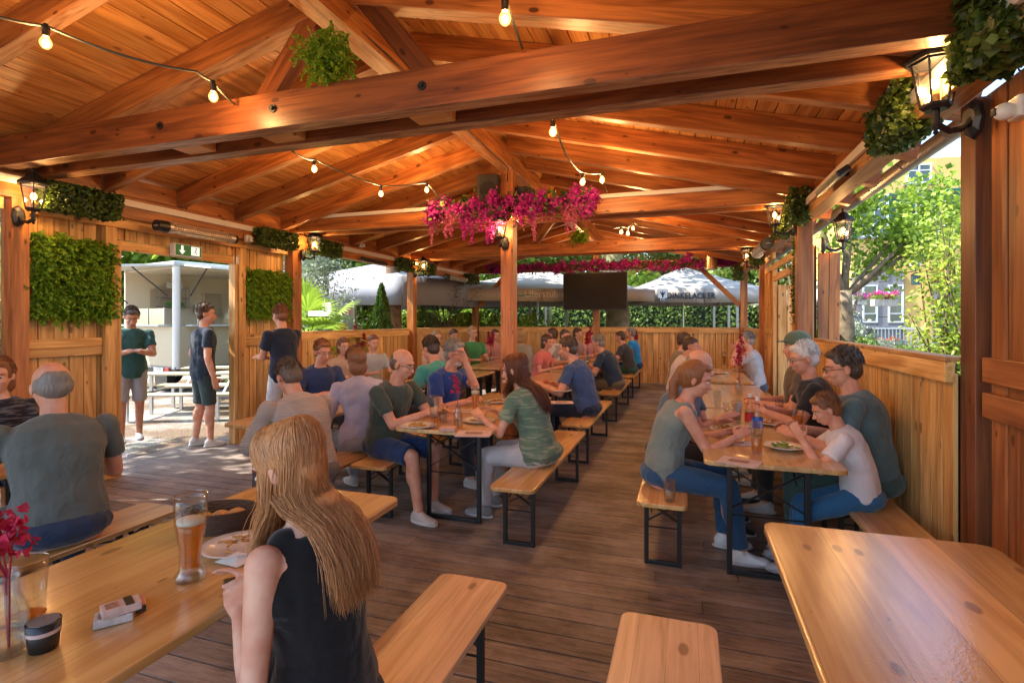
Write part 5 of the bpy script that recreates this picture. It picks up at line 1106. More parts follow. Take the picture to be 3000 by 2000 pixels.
x,y,_=zt(100,1488); t=thing('ashtray_pot','small black pot with a pale band at the lower left','ashtray',(x,y,TT)); m=MB(); m.lathe([(0,.030),(.07,.037),(.07,.033),(.01,.026)],n=24); m.build('pot',M['black'],t,smooth=True); m=MB(); m.lathe([(.042,.0352),(.052,.0363)],n=24,cap=False); m.build('pale_band',M['paper'],t,smooth=True); m=MB(); m.seg=8; m.cyl((0,0,.069),(0,0,.072),.034); m.build('ash',plain('ash',(.18,.16,.15),.9),t)
x,y,_=zt(20,1500); vase(x,y,'bottle vase with big red dried flowers at the lower left corner',.20,fh=.20,seed=5,fl=4,leafy=.026,tall=.9,r=.04)
x,y,_=zt(62,1440); t=tumbler(x-.03,y+.02,'glass with yellowish leftovers beside the corner vase',.17,.045,fill=M['beer'],lv=.12)
x,y,_=zt(585,1335); t=thing('mobile_phone','dark blue mobile phone by the hand of the woman in black','phone',(x-.02,y,TT),.9); MB().box((0,0,.005),(.145,.072,.009)).build('body',plain('dark_blue_case',(.01,.015,.05),.3),t,bevel=.003); MB().box((0,0,.0101),(.135,.064,.001)).build('screen',M['black'],t)
# middle table
for u,v,fn in ((1088,997,lambda x,y:menu(x,y,.25,'pinkish menu card on the near end of the middle table',.20,.25)),
    (960,981,lambda x,y:plate(x,y,'plate of noodles in front of the man in the green polo shirt',.14)),
    (1100,969,lambda x,y:plate(x,y,'plate of noodles under the full beer glass on the middle table',.14)),
    (1068,944,lambda x,y:menu(x,y,.1,'pale menu sheet behind the beer on the middle table',.15,.22,n=1)),
    (1092,951,lambda x,y:weizen(x,y,'full wheat beer glass in the centre of the middle table',.25,.72)),
    (997,983,lambda x,y:weizen(x,y,'nearly empty wheat beer glass before the man in green polo',.25,.30,0)),
    (1018,968,lambda x,y:tumbler(x,y,'clear water glass next to the nearly empty beer glass',.13,.038,fill=M['water'])),
    (1052,982,lambda x,y:vase(x,y,'bottle vase with a small magenta dried flower on the middle table',.19,fh=.20,seed=9,fl=1,tall=.4,leafy=.022)),
    (1160,912,lambda x,y:weizen(x,y,'orange beer glass at the foot of the central post',.24,.66)),
    (1138,925,lambda x,y:plate(x,y,'plate with fries beyond the central beer on the middle table',.12,'fries')),
    (1122,938,lambda x,y:tumbler(x,y,'small empty tumbler by the fries plate',.11,.034))):
    x,y,_=zt(u,v); fn(x,y)
x,y,_=zt(1028,990); t=thing('paper_tray','folded pinkish paper food tray on the middle table','tray',(x,y,TT),.3); m=MB(); m.prism([(-.06,-.04),(.06,-.045),(.065,.04),(-.055,.045)],.001,.035); m.build('tray',plain('pink_paper',(.62,.33,.24),.7,var=.15),t,bevel=.006)
# right table
for u,v,fn in ((1697,1062,lambda x,y:menu(x,y,-.35,'menu card at the near edge of the right table',.16,.22)),
    (1690,1017,lambda x,y:menu(x,y,-.1,'flat printed sheet between the two plates on the right table',.13,.20,n=1)),
    (1672,990,lambda x,y:plate(x,y,'plate with half eaten potatoes before the woman in grey',.135)),
    (1802,1030,lambda x,y:plate(x,y,'plate with green salad in front of the boy',.125,'salad')),
    (1738,1041,lambda x,y:tumbler(x,y,'tall glass with an amber drink on the right table',.20,.036,fill=M['beer'],lv=.45)),
    (1692,968,lambda x,y:tumbler(x,y,'pale milky milkshake glass on the right table',.17,.042,fill=plain('milkshake',(.62,.48,.44),.4),lv=.93)),
    (1648,935,lambda x,y:tumbler(x,y,'tall empty faceted glass on the right table',.16,.036)),
    (1668,945,lambda x,y:tumbler(x,y,'short empty glass beside the tall faceted one',.08,.03)),
    (1697,908,lambda x,y:vase(x,y,'bottle vase with tall crimson dried flowers on the right tables',.20,fh=.42,seed=12,fl=2,tall=.7,leafy=.026)),
    (1775,975,lambda x,y:plate(x,y,'plate with bread rolls and meat in front of the teal grey man',.13,'meat')),
    (1832,985,lambda x,y:tumbler(x,y,'beer mug beside the boy and the white haired man',.14,.042,fill=M['beer'],lv=.7)),
    (1790,950,lambda x,y:tumbler(x,y,'reddish drink glass near the white haired man',.12,.036,fill=plain('red_drink',(.45,.12,.07),.2),lv=.6)),
    (1664,838,lambda x,y:weizen(x,y,'left one of two beer glasses on the far right table',.24,.7)),
    (1682,842,lambda x,y:weizen(x,y,'right one of two beer glasses on the far right table',.25,.75)),
    (1655,858,lambda x,y:plate(x,y,'plate with food on the far right table',.13)),
    (1698,852,lambda x,y:plate(x,y,'shallow plate before the man in the far right corner',.13,'fries'))):
    x,y,_=zt(u,v); fn(x,y)
for u,v,lab,lc,h in ((1722,985,'clear bottle with a red label on the right table',(.5,.03,.03),.26),(1740,1000,'clear water bottle with a blue label on the right table',(.02,.12,.5),.27)):
    x,y,_=zt(u,v); t=thing('water_bottle',lab,'bottle',(x,y,TT)); m=MB(); m.lathe([(0,.032),(.005,.036),(h*.55,.036),(h*.72,.016),(h*.92,.013),(h,.014)],n=20); m.build('glass',M['tint'],t,smooth=True); m=MB(); m.lathe([(h*.22,.0368),(h*.48,.0368)],n=20,cap=False); m.build('label',plain('label_'+str(u),lc,.4),t,smooth=True); m=MB(); m.seg=12; m.cyl((0,0,h*.93),(0,0,h+.008),.0155); m.build('cap',M['white'],t)
x,y,_=zt(1538,1150,.461); tumbler(x,y,'water glass standing on the orange bench behind the woman in grey',.13,.04,z=.4605,fill=M['water'])
# far tables: a few recognisable things
for u,v,lab,sd in ((832,842,'vase with purple dried flowers at the left row',20),(1350,832,'vase with pink dried flowers before the man in navy',21),(1465,812,'vase with red dried flowers at the far aisle table',22),(1127,838,'vase with drooping purple flowers left of the central post',23)):
    x,y,_=zt(u,v); vase(x,y,lab,.22,fh=.46,seed=sd,fl=2,leafy=.035,tall=1.2)
for u,v,lab in ((866,838,'beer glass on the left far table'),(1348,850,'orange beer glass near the man in navy'),(905,820,'beer glass among the far left group'),(1455,818,'clear glass on the far aisle table')):
    x,y,_=zt(u,v); weizen(x,y,lab,.22,.6)
for u,v,lab in ((1290,900,'plate by the elbow of the man in blue'),(880,826,'plate on the far left table'),(1340,868,'plate before the woman in coral')):
    x,y,_=zt(u,v); plate(x,y,lab,.12)
x,y,_=zt(1290,925); menu(x,y,.3,'menu beside the man in the blue t-shirt',.16,.22)
# ---------------------------------------------------------------- the garden outside
G=-.16
def gp(u,t,z=G): p=at(u,VH,t); return Vector((p.x,p.y,z))
M['bark']=plain('grey_brown_bark',(.13,.09,.06),.9,var=.35,vs=9,bump=1.0,bs=14); M['barkl']=plain('pale_bark',(.34,.25,.16),.9,var=.3,vs=6,bump=1.0,bs=10)
M['lv1']=leafmat('sunny_foliage',(.12,.22,.025),(.42,.58,.07),.5,.5); M['lv2']=leafmat('mid_green_foliage',(.10,.19,.045),(.36,.50,.12),.45,.5); M['lv3']=leafmat('dark_foliage',(.03,.07,.025),(.12,.19,.06),.3,.5)
M['olive']=leafmat('olive_foliage',(.22,.28,.20),(.45,.50,.38),.25,.6); M['thu']=leafmat('thuja_foliage',(.04,.11,.02),(.16,.28,.05),.2,.6); M['yel']=leafmat('yellow_green_foliage',(.18,.30,.03),(.55,.62,.09),.45,.5)
def trunk(mb,p0,p1,r0,r1,w=.06,n=7,seed=0):
    rg=random.Random(seed); p0=Vector(p0);p1=Vector(p1); pts=[p0.lerp(p1,i/(n-1))+Vector((rg.uniform(-w,w),rg.uniform(-w,w),0))*(1 if 0<i<n-1 else 0) for i in range(n)]
    rr=[(r0*(1-i/(n-1))+r1*i/(n-1))*(1.25 if i==0 else 1) for i in range(n)]; t=tube(pts,rr,10); mb.add(t.V,t.F); return pts[-1]
def tree(label,base,h,tr,crowns,mat,n,size,seed,bark=None,limbs=5,group=None,fork=.45,cat='tree'):
    """crowns: list of (dx,dy,z,rx,ry,rz) relative to the base"""
    t=thing('tree',label,cat,base,0,group); mb=MB(); top=Vector((0,0,h*fork)); trunk(mb,(0,0,-.1),top,tr,tr*.75,.05,6,seed)
    rg=random.Random(seed+1)
    for i,c in enumerate(crowns*(max(1,limbs//len(crowns)))):
        e=Vector((c[0]+rg.uniform(-.5,.5)*c[3],c[1]+rg.uniform(-.5,.5)*c[4],c[2]+rg.uniform(-.3,.4)*c[5])); trunk(mb,top,e,tr*.5,tr*.08,.15,6,seed+i+2)
    mb.build('trunk',bark or M['bark'],t,smooth=True)
    tot=sum(c[3]*c[4]+c[3]*c[5] for c in crowns); P=[]
    for i,c in enumerate(crowns):
        P.append(clumps(int(n*(c[3]*c[4]+c[3]*c[5])/tot),46,c[:3],c[3:],seed*10+i,.26,.35))
    leaves('crown',np.concatenate(P),size,mat,t,seed,.42,up=-.2); return t
def bush(label,base,r,h,mat,n,size,seed,name='bush',cat='bush',group=None,asp=.42,shell=.4):
    t=thing(name,label,cat,base,0,group); leaves('foliage',clumps(n,40,(0,0,h*.52),(r[0],r[1],h*.5),seed,.26,shell),size,mat,t,seed,asp)
    mb=MB()
    for i in range(5): a=i*1.3; trunk(mb,(0,0,-.05),(r[0]*.5*math.cos(a),r[1]*.5*math.sin(a),h*.7),.02,.006,.03,5,seed+i)
    mb.build('stems',M['bark'],t); return t
# far wood on all sides (individual trees first)
rg=random.Random(11)
k=0
for i,(u,t_,lab) in enumerate([(-300,24,'broad bright tree beyond the left edge of the garden'),(60,26,'bright green tree far behind the door wall'),(330,22,'bright green tree above the left end of the food trailer'),(560,25,'bright green tree above the right end of the food trailer'),(760,28,'bright tree behind the small fern square and its post'),(980,24,'bright green tree above the fan palm and silvery olive'),(1160,30,'bright green tree behind the thick straight trunk'),(1330,26,'bright green tree above the thin dark shrub'),(1500,34,'dark green tree behind the central post'),(1680,30,'dark green tree behind the television'),(1980,32,'dark green tree above the lettered grey parasol'),(2160,28,'dark green tree beyond the far right corner post'),(2330,30,'dark green tree seen through the right doorway'),(2440,25,'green tree left of the yellow house')]):
    b=gp(u,t_); hh=rg.uniform(9,13); s=rg.uniform(2.6,3.6); dark=u>1450
    if u==2440: s=2.0; hh=7.5
    tree(lab,tuple(b),hh,.22,[(0,0,hh*.62,s,s,hh*.33),(rg.uniform(-1,1),rg.uniform(-1,1),hh*.33,s*.95,s*.95,hh*.26)],M['lv2'] if dark else M['lv1'],9000,.30,300+i,group='trees closing the view all round')
def hedge(label,p0,p1,h,th,mat,n,size,seed):
    t=thing('hedge',label,'hedge',((p0[0]+p1[0])/2,(p0[1]+p1[1])/2,G)); d=Vector((p1[0]-p0[0],p1[1]-p0[1],0)); L_=d.length; d.normalize(); w=Vector((-d.y,d.x,0)); rg=np.random.default_rng(seed)
    a=rg.uniform(-L_/2,L_/2,n); b=rg.normal(0,th*.4,n); z=rg.uniform(0,1,n)**.8*h*(1+.10*np.sin(a*2.3+seed)+.06*np.sin(a*5.1)); 
    P=np.stack([d.x*a+w.x*b,d.y*a+w.y*b,z],1); leaves('foliage',P,size,mat,t,seed,.42)
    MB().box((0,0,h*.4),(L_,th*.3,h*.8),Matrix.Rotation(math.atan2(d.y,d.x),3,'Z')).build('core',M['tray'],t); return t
hedge('dense green hedge across the far side behind the parasols',gp(1250,24)[:2],gp(2500,24)[:2],3.0,1.2,M['lv2'],22000,.13,71)
hedge('bright green hedge beyond the pale canopy on the left',gp(700,20)[:2],gp(1420,21)[:2],2.3,1.0,M['lv1'],16000,.12,72)
hedge('green hedge behind the food trailer',gp(-300,19)[:2],gp(600,21)[:2],2.6,1.0,M['lv1'],12000,.13,73)
hedge('low yellowish hedge outside the left opening before the shrub',gp(1225,16.2)[:2],gp(1410,16.8)[:2],2.0,.6,M['yel'],7000,.08,74)
# tree that dapples the deck by the doorway (its crown is above the opening)
tree('tall leafy tree outside the left wall whose shade dapples the doorway deck',(-11.2,1.6,G),8.5,.2,[(1.6,.9,6.0,2.3,2.6,1.1),(0,0,7,2.5,2.5,1.3)],M['lv1'],3600,.20,90,group=None)
# trunks
t=thing('tree','thick straight brown tree trunk outside the left opening','tree',tuple(gp(1158,13.2))); mb=MB(); trunk(mb,(0,0,-.1),(-.12,0,6.5),.20,.17,.01,8,3); mb.build('trunk',plain('ridged_bark',(.20,.115,.065),.9,var=.35,vs=12,bump=1.0,bs=18),t,smooth=True); leaves('crown',clumps(5000,40,(0,0,7.5),(2.6,2.6,1.8),6,.3,.3),.2,M['lv1'],t,6)
t=thing('tree','big pale trunk behind the television with low hanging leaves','tree',tuple(gp(1822,19))); mb=MB(); trunk(mb,(0,0,-.1),(-.35,0,4.2),.46,.36,.03,7,4); trunk(mb,(-.35,0,4.1),(-1.6,.3,7),.26,.15,.05,6,5); trunk(mb,(-.35,0,4.1),(1.2,.2,7),.28,.15,.05,6,6); mb.build('trunk',M['barkl'],t,smooth=True)
leaves('crown',np.concatenate([clumps(7000,46,(0,0,8),(4.5,4,2.6),7,.3,.3),clumps(420,9,(.85,-.6,2.95),(.75,.5,.65),8,.35,.2)]),.24,M['lv1'],t,7,.45,up=-.8)
# pale canopy on the left and two big parasols
M['canv']=plain('grey_white_canvas',(.25,.26,.30),.8,var=.06,vs=3); M['canv2']=plain('taupe_canvas',(.40,.35,.30),.8,var=.06,vs=3); M['canvt']=plain('light_taupe_canvas',(.36,.34,.33),.8,var=.06,vs=3)
def parasol(label,c,w,zb,zt_,zp,rz,top,val,name='parasol',cat='parasol',dep=None,txt=None):
    t=thing(name,label,cat,(c[0],c[1],G),rz); dep=dep or w; hw,hd=w/2,dep/2; zb-=G;zt_-=G;zp-=G
    P=[(-hw,-hd),(0,-hd*1.0),(hw,-hd),(hw,0),(hw,hd),(0,hd),(-hw,hd),(-hw,0)]
    V=[(0,0,zp)];Fc=[]
    for s in(.5,1):
        for i,(x,y) in enumerate(P): V.append((x*s,y*s,(zt_+(zp-zt_)*(.46 if s==.5 else 0))+(0 if i%2==0 else .03)))
    for i in range(8): j=(i+1)%8; Fc+= [(0,1+i,1+j),(1+i,9+i,9+j,1+j)]
    o=link('canopy',pymesh('canopy',V,Fc),top,t); o.modifiers.new('t','SOLIDIFY').thickness=.01
    for i in range(8):
        j=(i+1)%8; a=Vector((*P[i],zt_+(0 if i%2==0 else .03)));b=Vector((*P[j],zt_+(0 if j%2==0 else .03))); V=[];n=8
        for k in range(n+1):
            q=a.lerp(b,k/n); d=(b-a).normalized(); out=Vector((d.y,-d.x,0))*(.012+.02*math.sin(k*2.1+i)); lowz=zb+.02*math.sin(k*PI/n)
            V+=[tuple(q),(q.x+out.x,q.y+out.y,lowz)]
        o=link('valance',pymesh('valance',V,[(2*k,2*k+2,2*k+3,2*k+1) for k in range(n)],True),val,t); o.modifiers.new('t','SOLIDIFY').thickness=.006
    m=MB(); m.cyl((0,0,0),(0,0,zp-.05),.035); m.build('pole',M['steel'],t,auto=True); MB().box((0,0,.05),(.7,.7,.1)).build('base',M['darkstone'],t,bevel=.01)
    for i in range(8): m=MB(); m.seg=6; m.cyl((0,0,zp-.12),(P[i][0]*.96,P[i][1]*.96,zt_-.02),.012); m.build('rib',M['steel'],t)
    return t
M['darkstone']=plain('grey_stone',(.22,.21,.20),.8,var=.2)
rzv=TH
c=gp(2001,18.2); pr_=parasol('big light grey parasol with the brewery lettering on its valance, far right',(c.x,c.y),4.1,2.12,2.55,3.42,rzv,M['canvt'],M['canv2'])
Tm=Matrix.Translation((0,-2.075,2.33-G))@Matrix.Rotation(PI/2,4,'X')
text('DINKELACKER',.245,M['dtext'],pr_,Matrix.Translation((-.43,-2.095,2.335-G))@Matrix.Rotation(PI/2,4,'X')@Matrix.Diagonal((.86,1,1,1)),'lettering',.002,.009,1.08)
# crest: shield with ears of grain over a dark foot reading CD
sh_=MB(); sp=[(-.14,.20),(.14,.20),(.14,-.04),(.09,-.14),(0,-.19),(-.09,-.14),(-.14,-.04)]; Sm=Matrix.Translation((-1.29,-2.100,2.335-G))@Matrix.Rotation(PI/2,4,'X')
sh_.prism([(a*1.08,b*1.06) for a,b in sp],0,.003,Sm); sh_.build('crest_border',plain('crest_dark',(.02,.06,.05),.6),pr_)
sh_=MB(); sh_.prism(sp,.003,.006,Sm); sh_.build('crest_field',M['wtext'],pr_)
sh_=MB(); sh_.prism([(-.128,-.06),(.128,-.06),(.09,-.13),(0,-.18),(-.09,-.13)],.006,.009,Sm); sh_.build('crest_foot',M['dtext'],pr_)
text('CD',.11,M['wtext'],pr_,Matrix.Translation((-1.29,-2.111,2.235-G))@Matrix.Rotation(PI/2,4,'X'),'crest_letters',.002,.002)
for a in(-.5,0,.5):
    m=MB(); m.prism([(-.012,-.05),(.012,-.05),(.02,.10),(0,.18),(-.02,.10)],.006,.009,Sm@Matrix.Rotation(a,4,'Z')); m.build('grain_ear',M['dtext'],pr_)
c=gp(1575,17.3); p2=parasol('big taupe parasol with the inn lettering on its valance, left of the television',(c.x,c.y),6.0,2.10,2.42,3.25,rzv,M['canvt'],M['canv2'])
M['gold']=plain('cream_print',(.62,.58,.45),.6)
text('Uferstüble',.26,M['gold'],p2,Matrix.Translation((.05,-3.045,2.30-G))@Matrix.Rotation(PI/2,4,'X'),'lettering',.002,.002)
m=tube([(-1.0,-3.04,2.25-G),(-.8,-3.04,2.31-G),(-.6,-3.04,2.25-G),(-.4,-3.04,2.29-G),(-.15,-3.04,2.25-G)],.012,5); m.build('wave_emblem',plain('teal_print',(.05,.22,.2),.6),p2)
c=gp(1130,16.0); parasol('large grey white marquee canopy outside the left openings',(c.x,c.y),6.2,1.95,2.62,3.35,-.25,M['canv'],M['canv'],'canopy_tent','canopy',5)
c=gp(2420,22); parasol('pale parasol half hidden beyond the far right corner post',(c.x,c.y),4.0,2.15,2.55,3.3,rzv+.3,M['canvt'],M['canvt'])
for u,t_,lab in ((1553,20,'leftmost slim grey metal post under the taupe parasol'),(1600,21,'grey metal post left in the pair under the taupe parasol'),(1612,21,'grey metal post right in the pair under the taupe parasol'),(1660,20,'slim grey metal post just left of the television'),(2092,22,'slim grey post right of the white pole under the lettered parasol'),(2135,21,'middle grey post of three right of the white pole'),(2160,21,'slim grey post nearest the far right corner post')):
    t=thing('metal_post',lab,'post',tuple(gp(u,t_)),group='slim grey metal posts below the parasols'); MB().box((0,0,1.35),(.09,.09,2.7)).build('shaft',M['steel'],t,bevel=.005); MB().box((0,0,.01),(.2,.2,.02)).build('foot_plate',M['steel'],t)
# shrubs beyond the rails
def stems(label,base,h,mat,n,leaf,seed,spread=.3,name='shrub',ns=7):
    t=thing(name,label,'shrub',base); rg=random.Random(seed); mb=MB(); C=[];D=[]
    for i in range(ns):
        e=Vector((rg.uniform(-1,1)*spread*2,rg.uniform(-1,1)*spread*2,h*rg.uniform(.7,1))); m_=e*.5+Vector((rg.uniform(-.1,.1),rg.uniform(-.1,.1),0)); tubes(mb,[(rg.uniform(-.05,.05),0,0),m_,e],[.018,.012,.005],5)
        for k in range(n//ns):
            f=rg.uniform(.25,1); p=m_*2*f*(1-f)+e*f*f; o=Vector((rg.gauss(0,.09),rg.gauss(0,.09),rg.gauss(0,.06))); C.append(tuple(p+o)); D.append(tuple((o.normalized()+Vector((0,0,.4)))*1.5))
    mb.build('stems',M['bark'],t); leaves('leaf_blades',C,leaf,mat,t,seed,.26,dirs=D); return t
stems('leafy yellow green shrub just outside the far wall, left of the central post',tuple(gp(1440,15.4)),2.0,M['yel'],1500,.13,41,.35)
stems('leafy green shrub just outside the far wall, right of the central post',tuple(gp(1530,15.2)),2.05,M['lv1'],1500,.13,42,.3)
stems('lower leafy shrub beside the grey posts outside the far wall',tuple(gp(1605,15.4)),1.85,M['lv1'],1300,.12,43,.35)
stems('broad leaved yellow green bush behind the bare thin shrub',tuple(gp(1270,14.6)),2.0,M['yel'],1500,.11,44,.4)
t=thing('shrub','thin branched dark shrub outside the second left opening','shrub',tuple(gp(1302,14.2))); mb=MB(); rg=random.Random(5); C=[]
for i in range(34):
    a=rg.uniform(0,2*PI); e=Vector((math.cos(a)*rg.uniform(.3,1.0),math.sin(a)*rg.uniform(.3,1.0),rg.uniform(1.9,3.1))); m_=Vector((e.x*.3,e.y*.3,e.z*.65)); tubes(mb,[(0,0,.0),(0,0,1.2),m_,e],[.03,.02,.009,.003],5)
    for k in range(70): f=rg.uniform(.2,1); C.append(tuple(m_.lerp(e,f)+Vector((rg.gauss(0,.08),rg.gauss(0,.08),rg.gauss(0,.08)))))
mb.build('branches',M['bark'],t); leaves('small_leaves',C,.055,M['lv3'],t,9,.2)
# thuja, palm, olive
t=thing('thuja','slim dark green conical thuja in front of the pale canopy','conifer',tuple(gp(1118,11.6))); rg_=np.random.default_rng(3); n=9000; z=rg_.uniform(0,1,n)**1.2; a=rg_.uniform(0,2*PI,n); r_=.40*(1-z)**.75*(1+.22*np.sin(a*5+z*22))*rg_.uniform(.75,1.05,n)**.5+.01
C=np.stack([r_*np.cos(a),r_*np.sin(a),.1+z*2.45],1); D=np.stack([np.cos(a)*.7,np.sin(a)*.7,np.full(n,1.4)],1); leaves('foliage',C,.075,M['thu'],t,3,.22,dirs=D); m=MB(); m.cyl((0,0,-.05),(0,0,2.2),.05,.01); m.build('trunk',M['bark'],t)
M['palm']=leafmat('palm_leaf',(.16,.30,.035),(.42,.60,.08),.4,.4)
def palm(label,base,h,seed,nf=22,R_=.75):
    t=thing('fan_palm',label,'palm',base); rg=random.Random(seed); m=MB(); trunk(m,(0,0,-.1),(0,0,h*.62),.11,.09,.01,6,seed); m.build('trunk',M['bark'],t,smooth=True)
    for i in range(nf):
        a=i*2.399+rg.uniform(-.3,.3); el=rg.uniform(-.35,1.25); d=Vector((math.cos(a)*math.cos(el),math.sin(a)*math.cos(el),math.sin(el))); st=Vector((0,0,h*.62)); p=st+d*rg.uniform(.35,.65)
        s_=d.cross(Vector((0,0,1))).normalized(); u_=s_.cross(d); V=[];Fc=[]; k=22
        for j in range(k):
            q=-1.45+2.9*j/(k-1); dr=(d*math.cos(q)+s_*math.sin(q)); L_=R_*(.62+.38*math.cos(q))*rg.uniform(.9,1.05); w=(d*-math.sin(q)+s_*math.cos(q))*.022; droop=Vector((0,0,-L_*.18)); b0=len(V)
            V+= [p,p+dr*L_*.55+w+u_*.01,p+dr*L_*.55-w+u_*.01,p+dr*L_+droop]; Fc+=[(b0,b0+1,b0+2),(b0+1,b0+3,b0+2)]
        f=link('fan_leaf',pymesh('fan_leaf',V,Fc),M['palm'],t); m=tube([st,st.lerp(p,.5)+Vector((0,0,.03)),p],.009,5); mm=m.mesh('leaf_stalk'); link('leaf_stalk',mm,M['thu'],f)
palm('bright green fan palm outside the first left opening',tuple(gp(905,9.4)),2.35,31,26,.62)
palm('smaller fan palm fronds at the left edge of the first opening',tuple(gp(850,9.0)),1.7,32,14,.55)
bush('silvery olive tree with a rounded crown above the palm',tuple(gp(930,10.8)),(.85,.85),3.6,M['olive'],11000,.075,33,'olive_tree','tree',None,.2,.3)
bush('green bush behind the advertising pillar',tuple(gp(1075,14.5)),(1.3,1.0),2.2,M['lv1'],5000,.10,34)
bush('green bush left of the thick trunk',tuple(gp(1010,15)),(1.3,1.0),2.0,M['lv1'],4500,.10,35)
k_=thing('advertising_pillar','slim pale blue glass advertising pillar with a small red emblem','sign',tuple(gp(1022,10.9)),TH-.12)
MB().box((0,0,1.05),(.28,.12,2.1)).build('housing',M['steel'],k_,bevel=.01); MB().box((0,-.0625,.98),(.22,.004,1.2)).build('glass_panel',plain('pale_blue_panel',(.30,.48,.55),.15),k_); MB().box((0,-.0625,1.95),(.21,.004,.17)).build('picture',plain('poster_print',(.42,.22,.22),.5,var=.7,vs=30),k_)
m=MB(); m.prism([(-.025,.03),(.025,.03),(.025,-.01),(0,-.04),(-.025,-.01)],0,.003,Matrix.Translation((0,-.0650,1.40))@Matrix.Rotation(PI/2,4,'X')); m.build('emblem',plain('red_print',(.5,.03,.02),.5),k_)
t=thing('red_banner','red and orange banner standing behind the palm','banner',tuple(gp(992,10.4)),TH); MB().box((0,0,.95),(.3,.02,1.5)).build('cloth',plain('red_banner_cloth',(.55,.08,.03),.6,var=.3,vs=6),t); m=MB(); m.seg=6; m.cyl((-.16,0,0),(-.16,0,1.75),.012); m.build('pole',M['steel'],t)
t=thing('wooden_crate_board','pale wooden board standing left of the thuja','board',tuple(gp(1092,12.2)),TH); MB().box((0,0,.75),(.30,.04,1.5)).build('panel',M['pale'],t,bevel=.004); MB().box((0,-.022,1.05),(.16,.004,.12)).build('printed_mark',M['mp'],t)
# ---------------------------------------------------------------- food trailer and picnic set seen through the doorway
M['cream']=plain('cream_panel',(.84,.74,.56),.5,var=.04); M['olivep']=plain('taupe_trailer_panel',(.42,.36,.25),.35,var=.08,coat=.3); M['roofg']=plain('pale_grey_trailer_roof',(.50,.54,.55),.3,coat=.4)
tc_=gp(512,12.6); rzt=math.radians(76)
tr=thing('food_trailer','cream food trailer with raised hatches and a white corner pillar, seen through the doorway','trailer',(tc_.x,tc_.y,G),rzt)
LX,LY=3.4,2.6
MB().box((LX/2,LY/2,.62),(LX,LY,.06)).build('floor',M['darkstone'],tr)
MB().box((LX/2+.06,.02,1.12),(LX-.12,.04,.98)).build('side_panel',M['olivep'],tr,bevel=.01); MB().box((.02,LY/2+.06,1.12),(.04,LY-.12,.98)).build('side_panel',M['olivep'],tr,bevel=.01)
MB().box((LX/2+.1,-.10,1.635),(LX-.3,.30,.04)).build('counter',M['roofg'],tr,bevel=.006); MB().box((-.10,LY/2+.1,1.635),(.30,LY-.3,.04)).build('counter',M['roofg'],tr,bevel=.006)
m=MB(); m.seg=16; m.cyl((.07,.07,.60),(.07,.07,3.05),.085); m.build('corner_pillar',M['white'],tr,auto=True)
MB().box((LX/2,LY-.03,1.85),(LX,.05,2.4)).build('back_wall',M['cream'],tr); MB().box((LX-.03,LY/2,1.85),(.05,LY,2.4)).build('back_wall',M['cream'],tr)
MB().box((LX/2,LY/2,3.11),(LX+.1,LY+.1,.12)).build('roof',M['roofg'],tr,bevel=.04); MB().box((LX/2,LY/2,3.03),(LX-.1,LY-.1,.03)).build('ceiling_panel',M['cream'],tr)
MB().box((LX/2+.1,-.62,3.02),(LX-.15,1.2,.05),Matrix.Rotation(.10,3,'X')).build('raised_hatch',M['white'],tr,bevel=.01); MB().box((-.62,LY/2+.1,3.02),(1.2,LY-.15,.05),Matrix.Rotation(-.10,3,'Y')).build('raised_hatch',M['white'],tr,bevel=.01)
for p,q in (((.35,0,2.35),(.35,-.75,2.98)),((0,.35,2.35),(-.75,.35,2.98)),((0,LY-.2,2.2),(-.85,LY-.2,2.95))): m=MB(); m.seg=8; m.cyl(p,q,.016); m.build('gas_strut',M['metal'],tr)
for a in ((.9,LY-.10,2.35,.7,.06,.5),(2.2,LY-.14,2.2,.5,.16,.7),(LX-.12,1.2,2.1,.16,.9,.5)): MB().box(a[:3],a[3:]).build('cupboard',plain('beige_cupboard',(.52,.42,.30),.4),tr,bevel=.01)
m=MB()
for zz in(2.15,2.4,2.65): m.box((1.1,LY-.2,zz),(.8,.2,.012))
for xx in(.72,1.48):
    for yy in(-.29,-.11): m.box((xx,LY+yy,2.4),(.014,.014,.62))
m.build('wire_shelf',M['steel'],tr); MB().box((1.15,LY-.2,2.21),(.4,.14,.1)).build('green_boxes',plain('green_box',(.10,.28,.04),.6),tr); MB().box((1.1,LY-.31,2.72),(.42,.02,.16)).build('framed_notice',M['white'],tr,bevel=.004)
m=MB(); m.seg=12; m.cyl((1.75,LY-.2,1.95),(1.75,LY-.2,2.2),.09); m.build('kettle',M['steel'],tr,auto=True)
for xx in(.9,1.7,2.5): MB().box((xx,-.03,1.85),(.75,.01,.4)).build('glass_guard',M['pane'],tr); MB().box((xx-.38,-.03,1.86),(.02,.03,.42)).build('guard_post',M['steel'],tr)
for yy in(.8,1.6): MB().box((-.03,yy,1.85),(.01,.75,.4)).build('glass_guard',M['pane'],tr); MB().box((-.03,yy-.38,1.86),(.03,.02,.42)).build('guard_post',M['steel'],tr)
MB().box((.8,-.02,1.72),(.18,.12,.09)).build('red_box',plain('red_white_box',(.55,.10,.08),.5),tr)
MB().box((LX/2,LY/2,.52),(LX-.2,LY-.3,.12)).build('chassis',M['metal'],tr)
for (x_,y_) in((.9,.28),(1.0,LY-.25)):
    w=MB(); w.seg=24; w.cyl((x_,y_-.10,.31),(x_,y_+.10,.31),.31); wo=w.build('wheel',plain('tyre_rubber',(.02,.02,.02),.8),tr,auto=True); w=MB(); w.seg=18; w.cyl((x_,y_-.105,.31),(x_,y_+.105,.31),.16); w.build('rim',M['steel'],wo,auto=True)
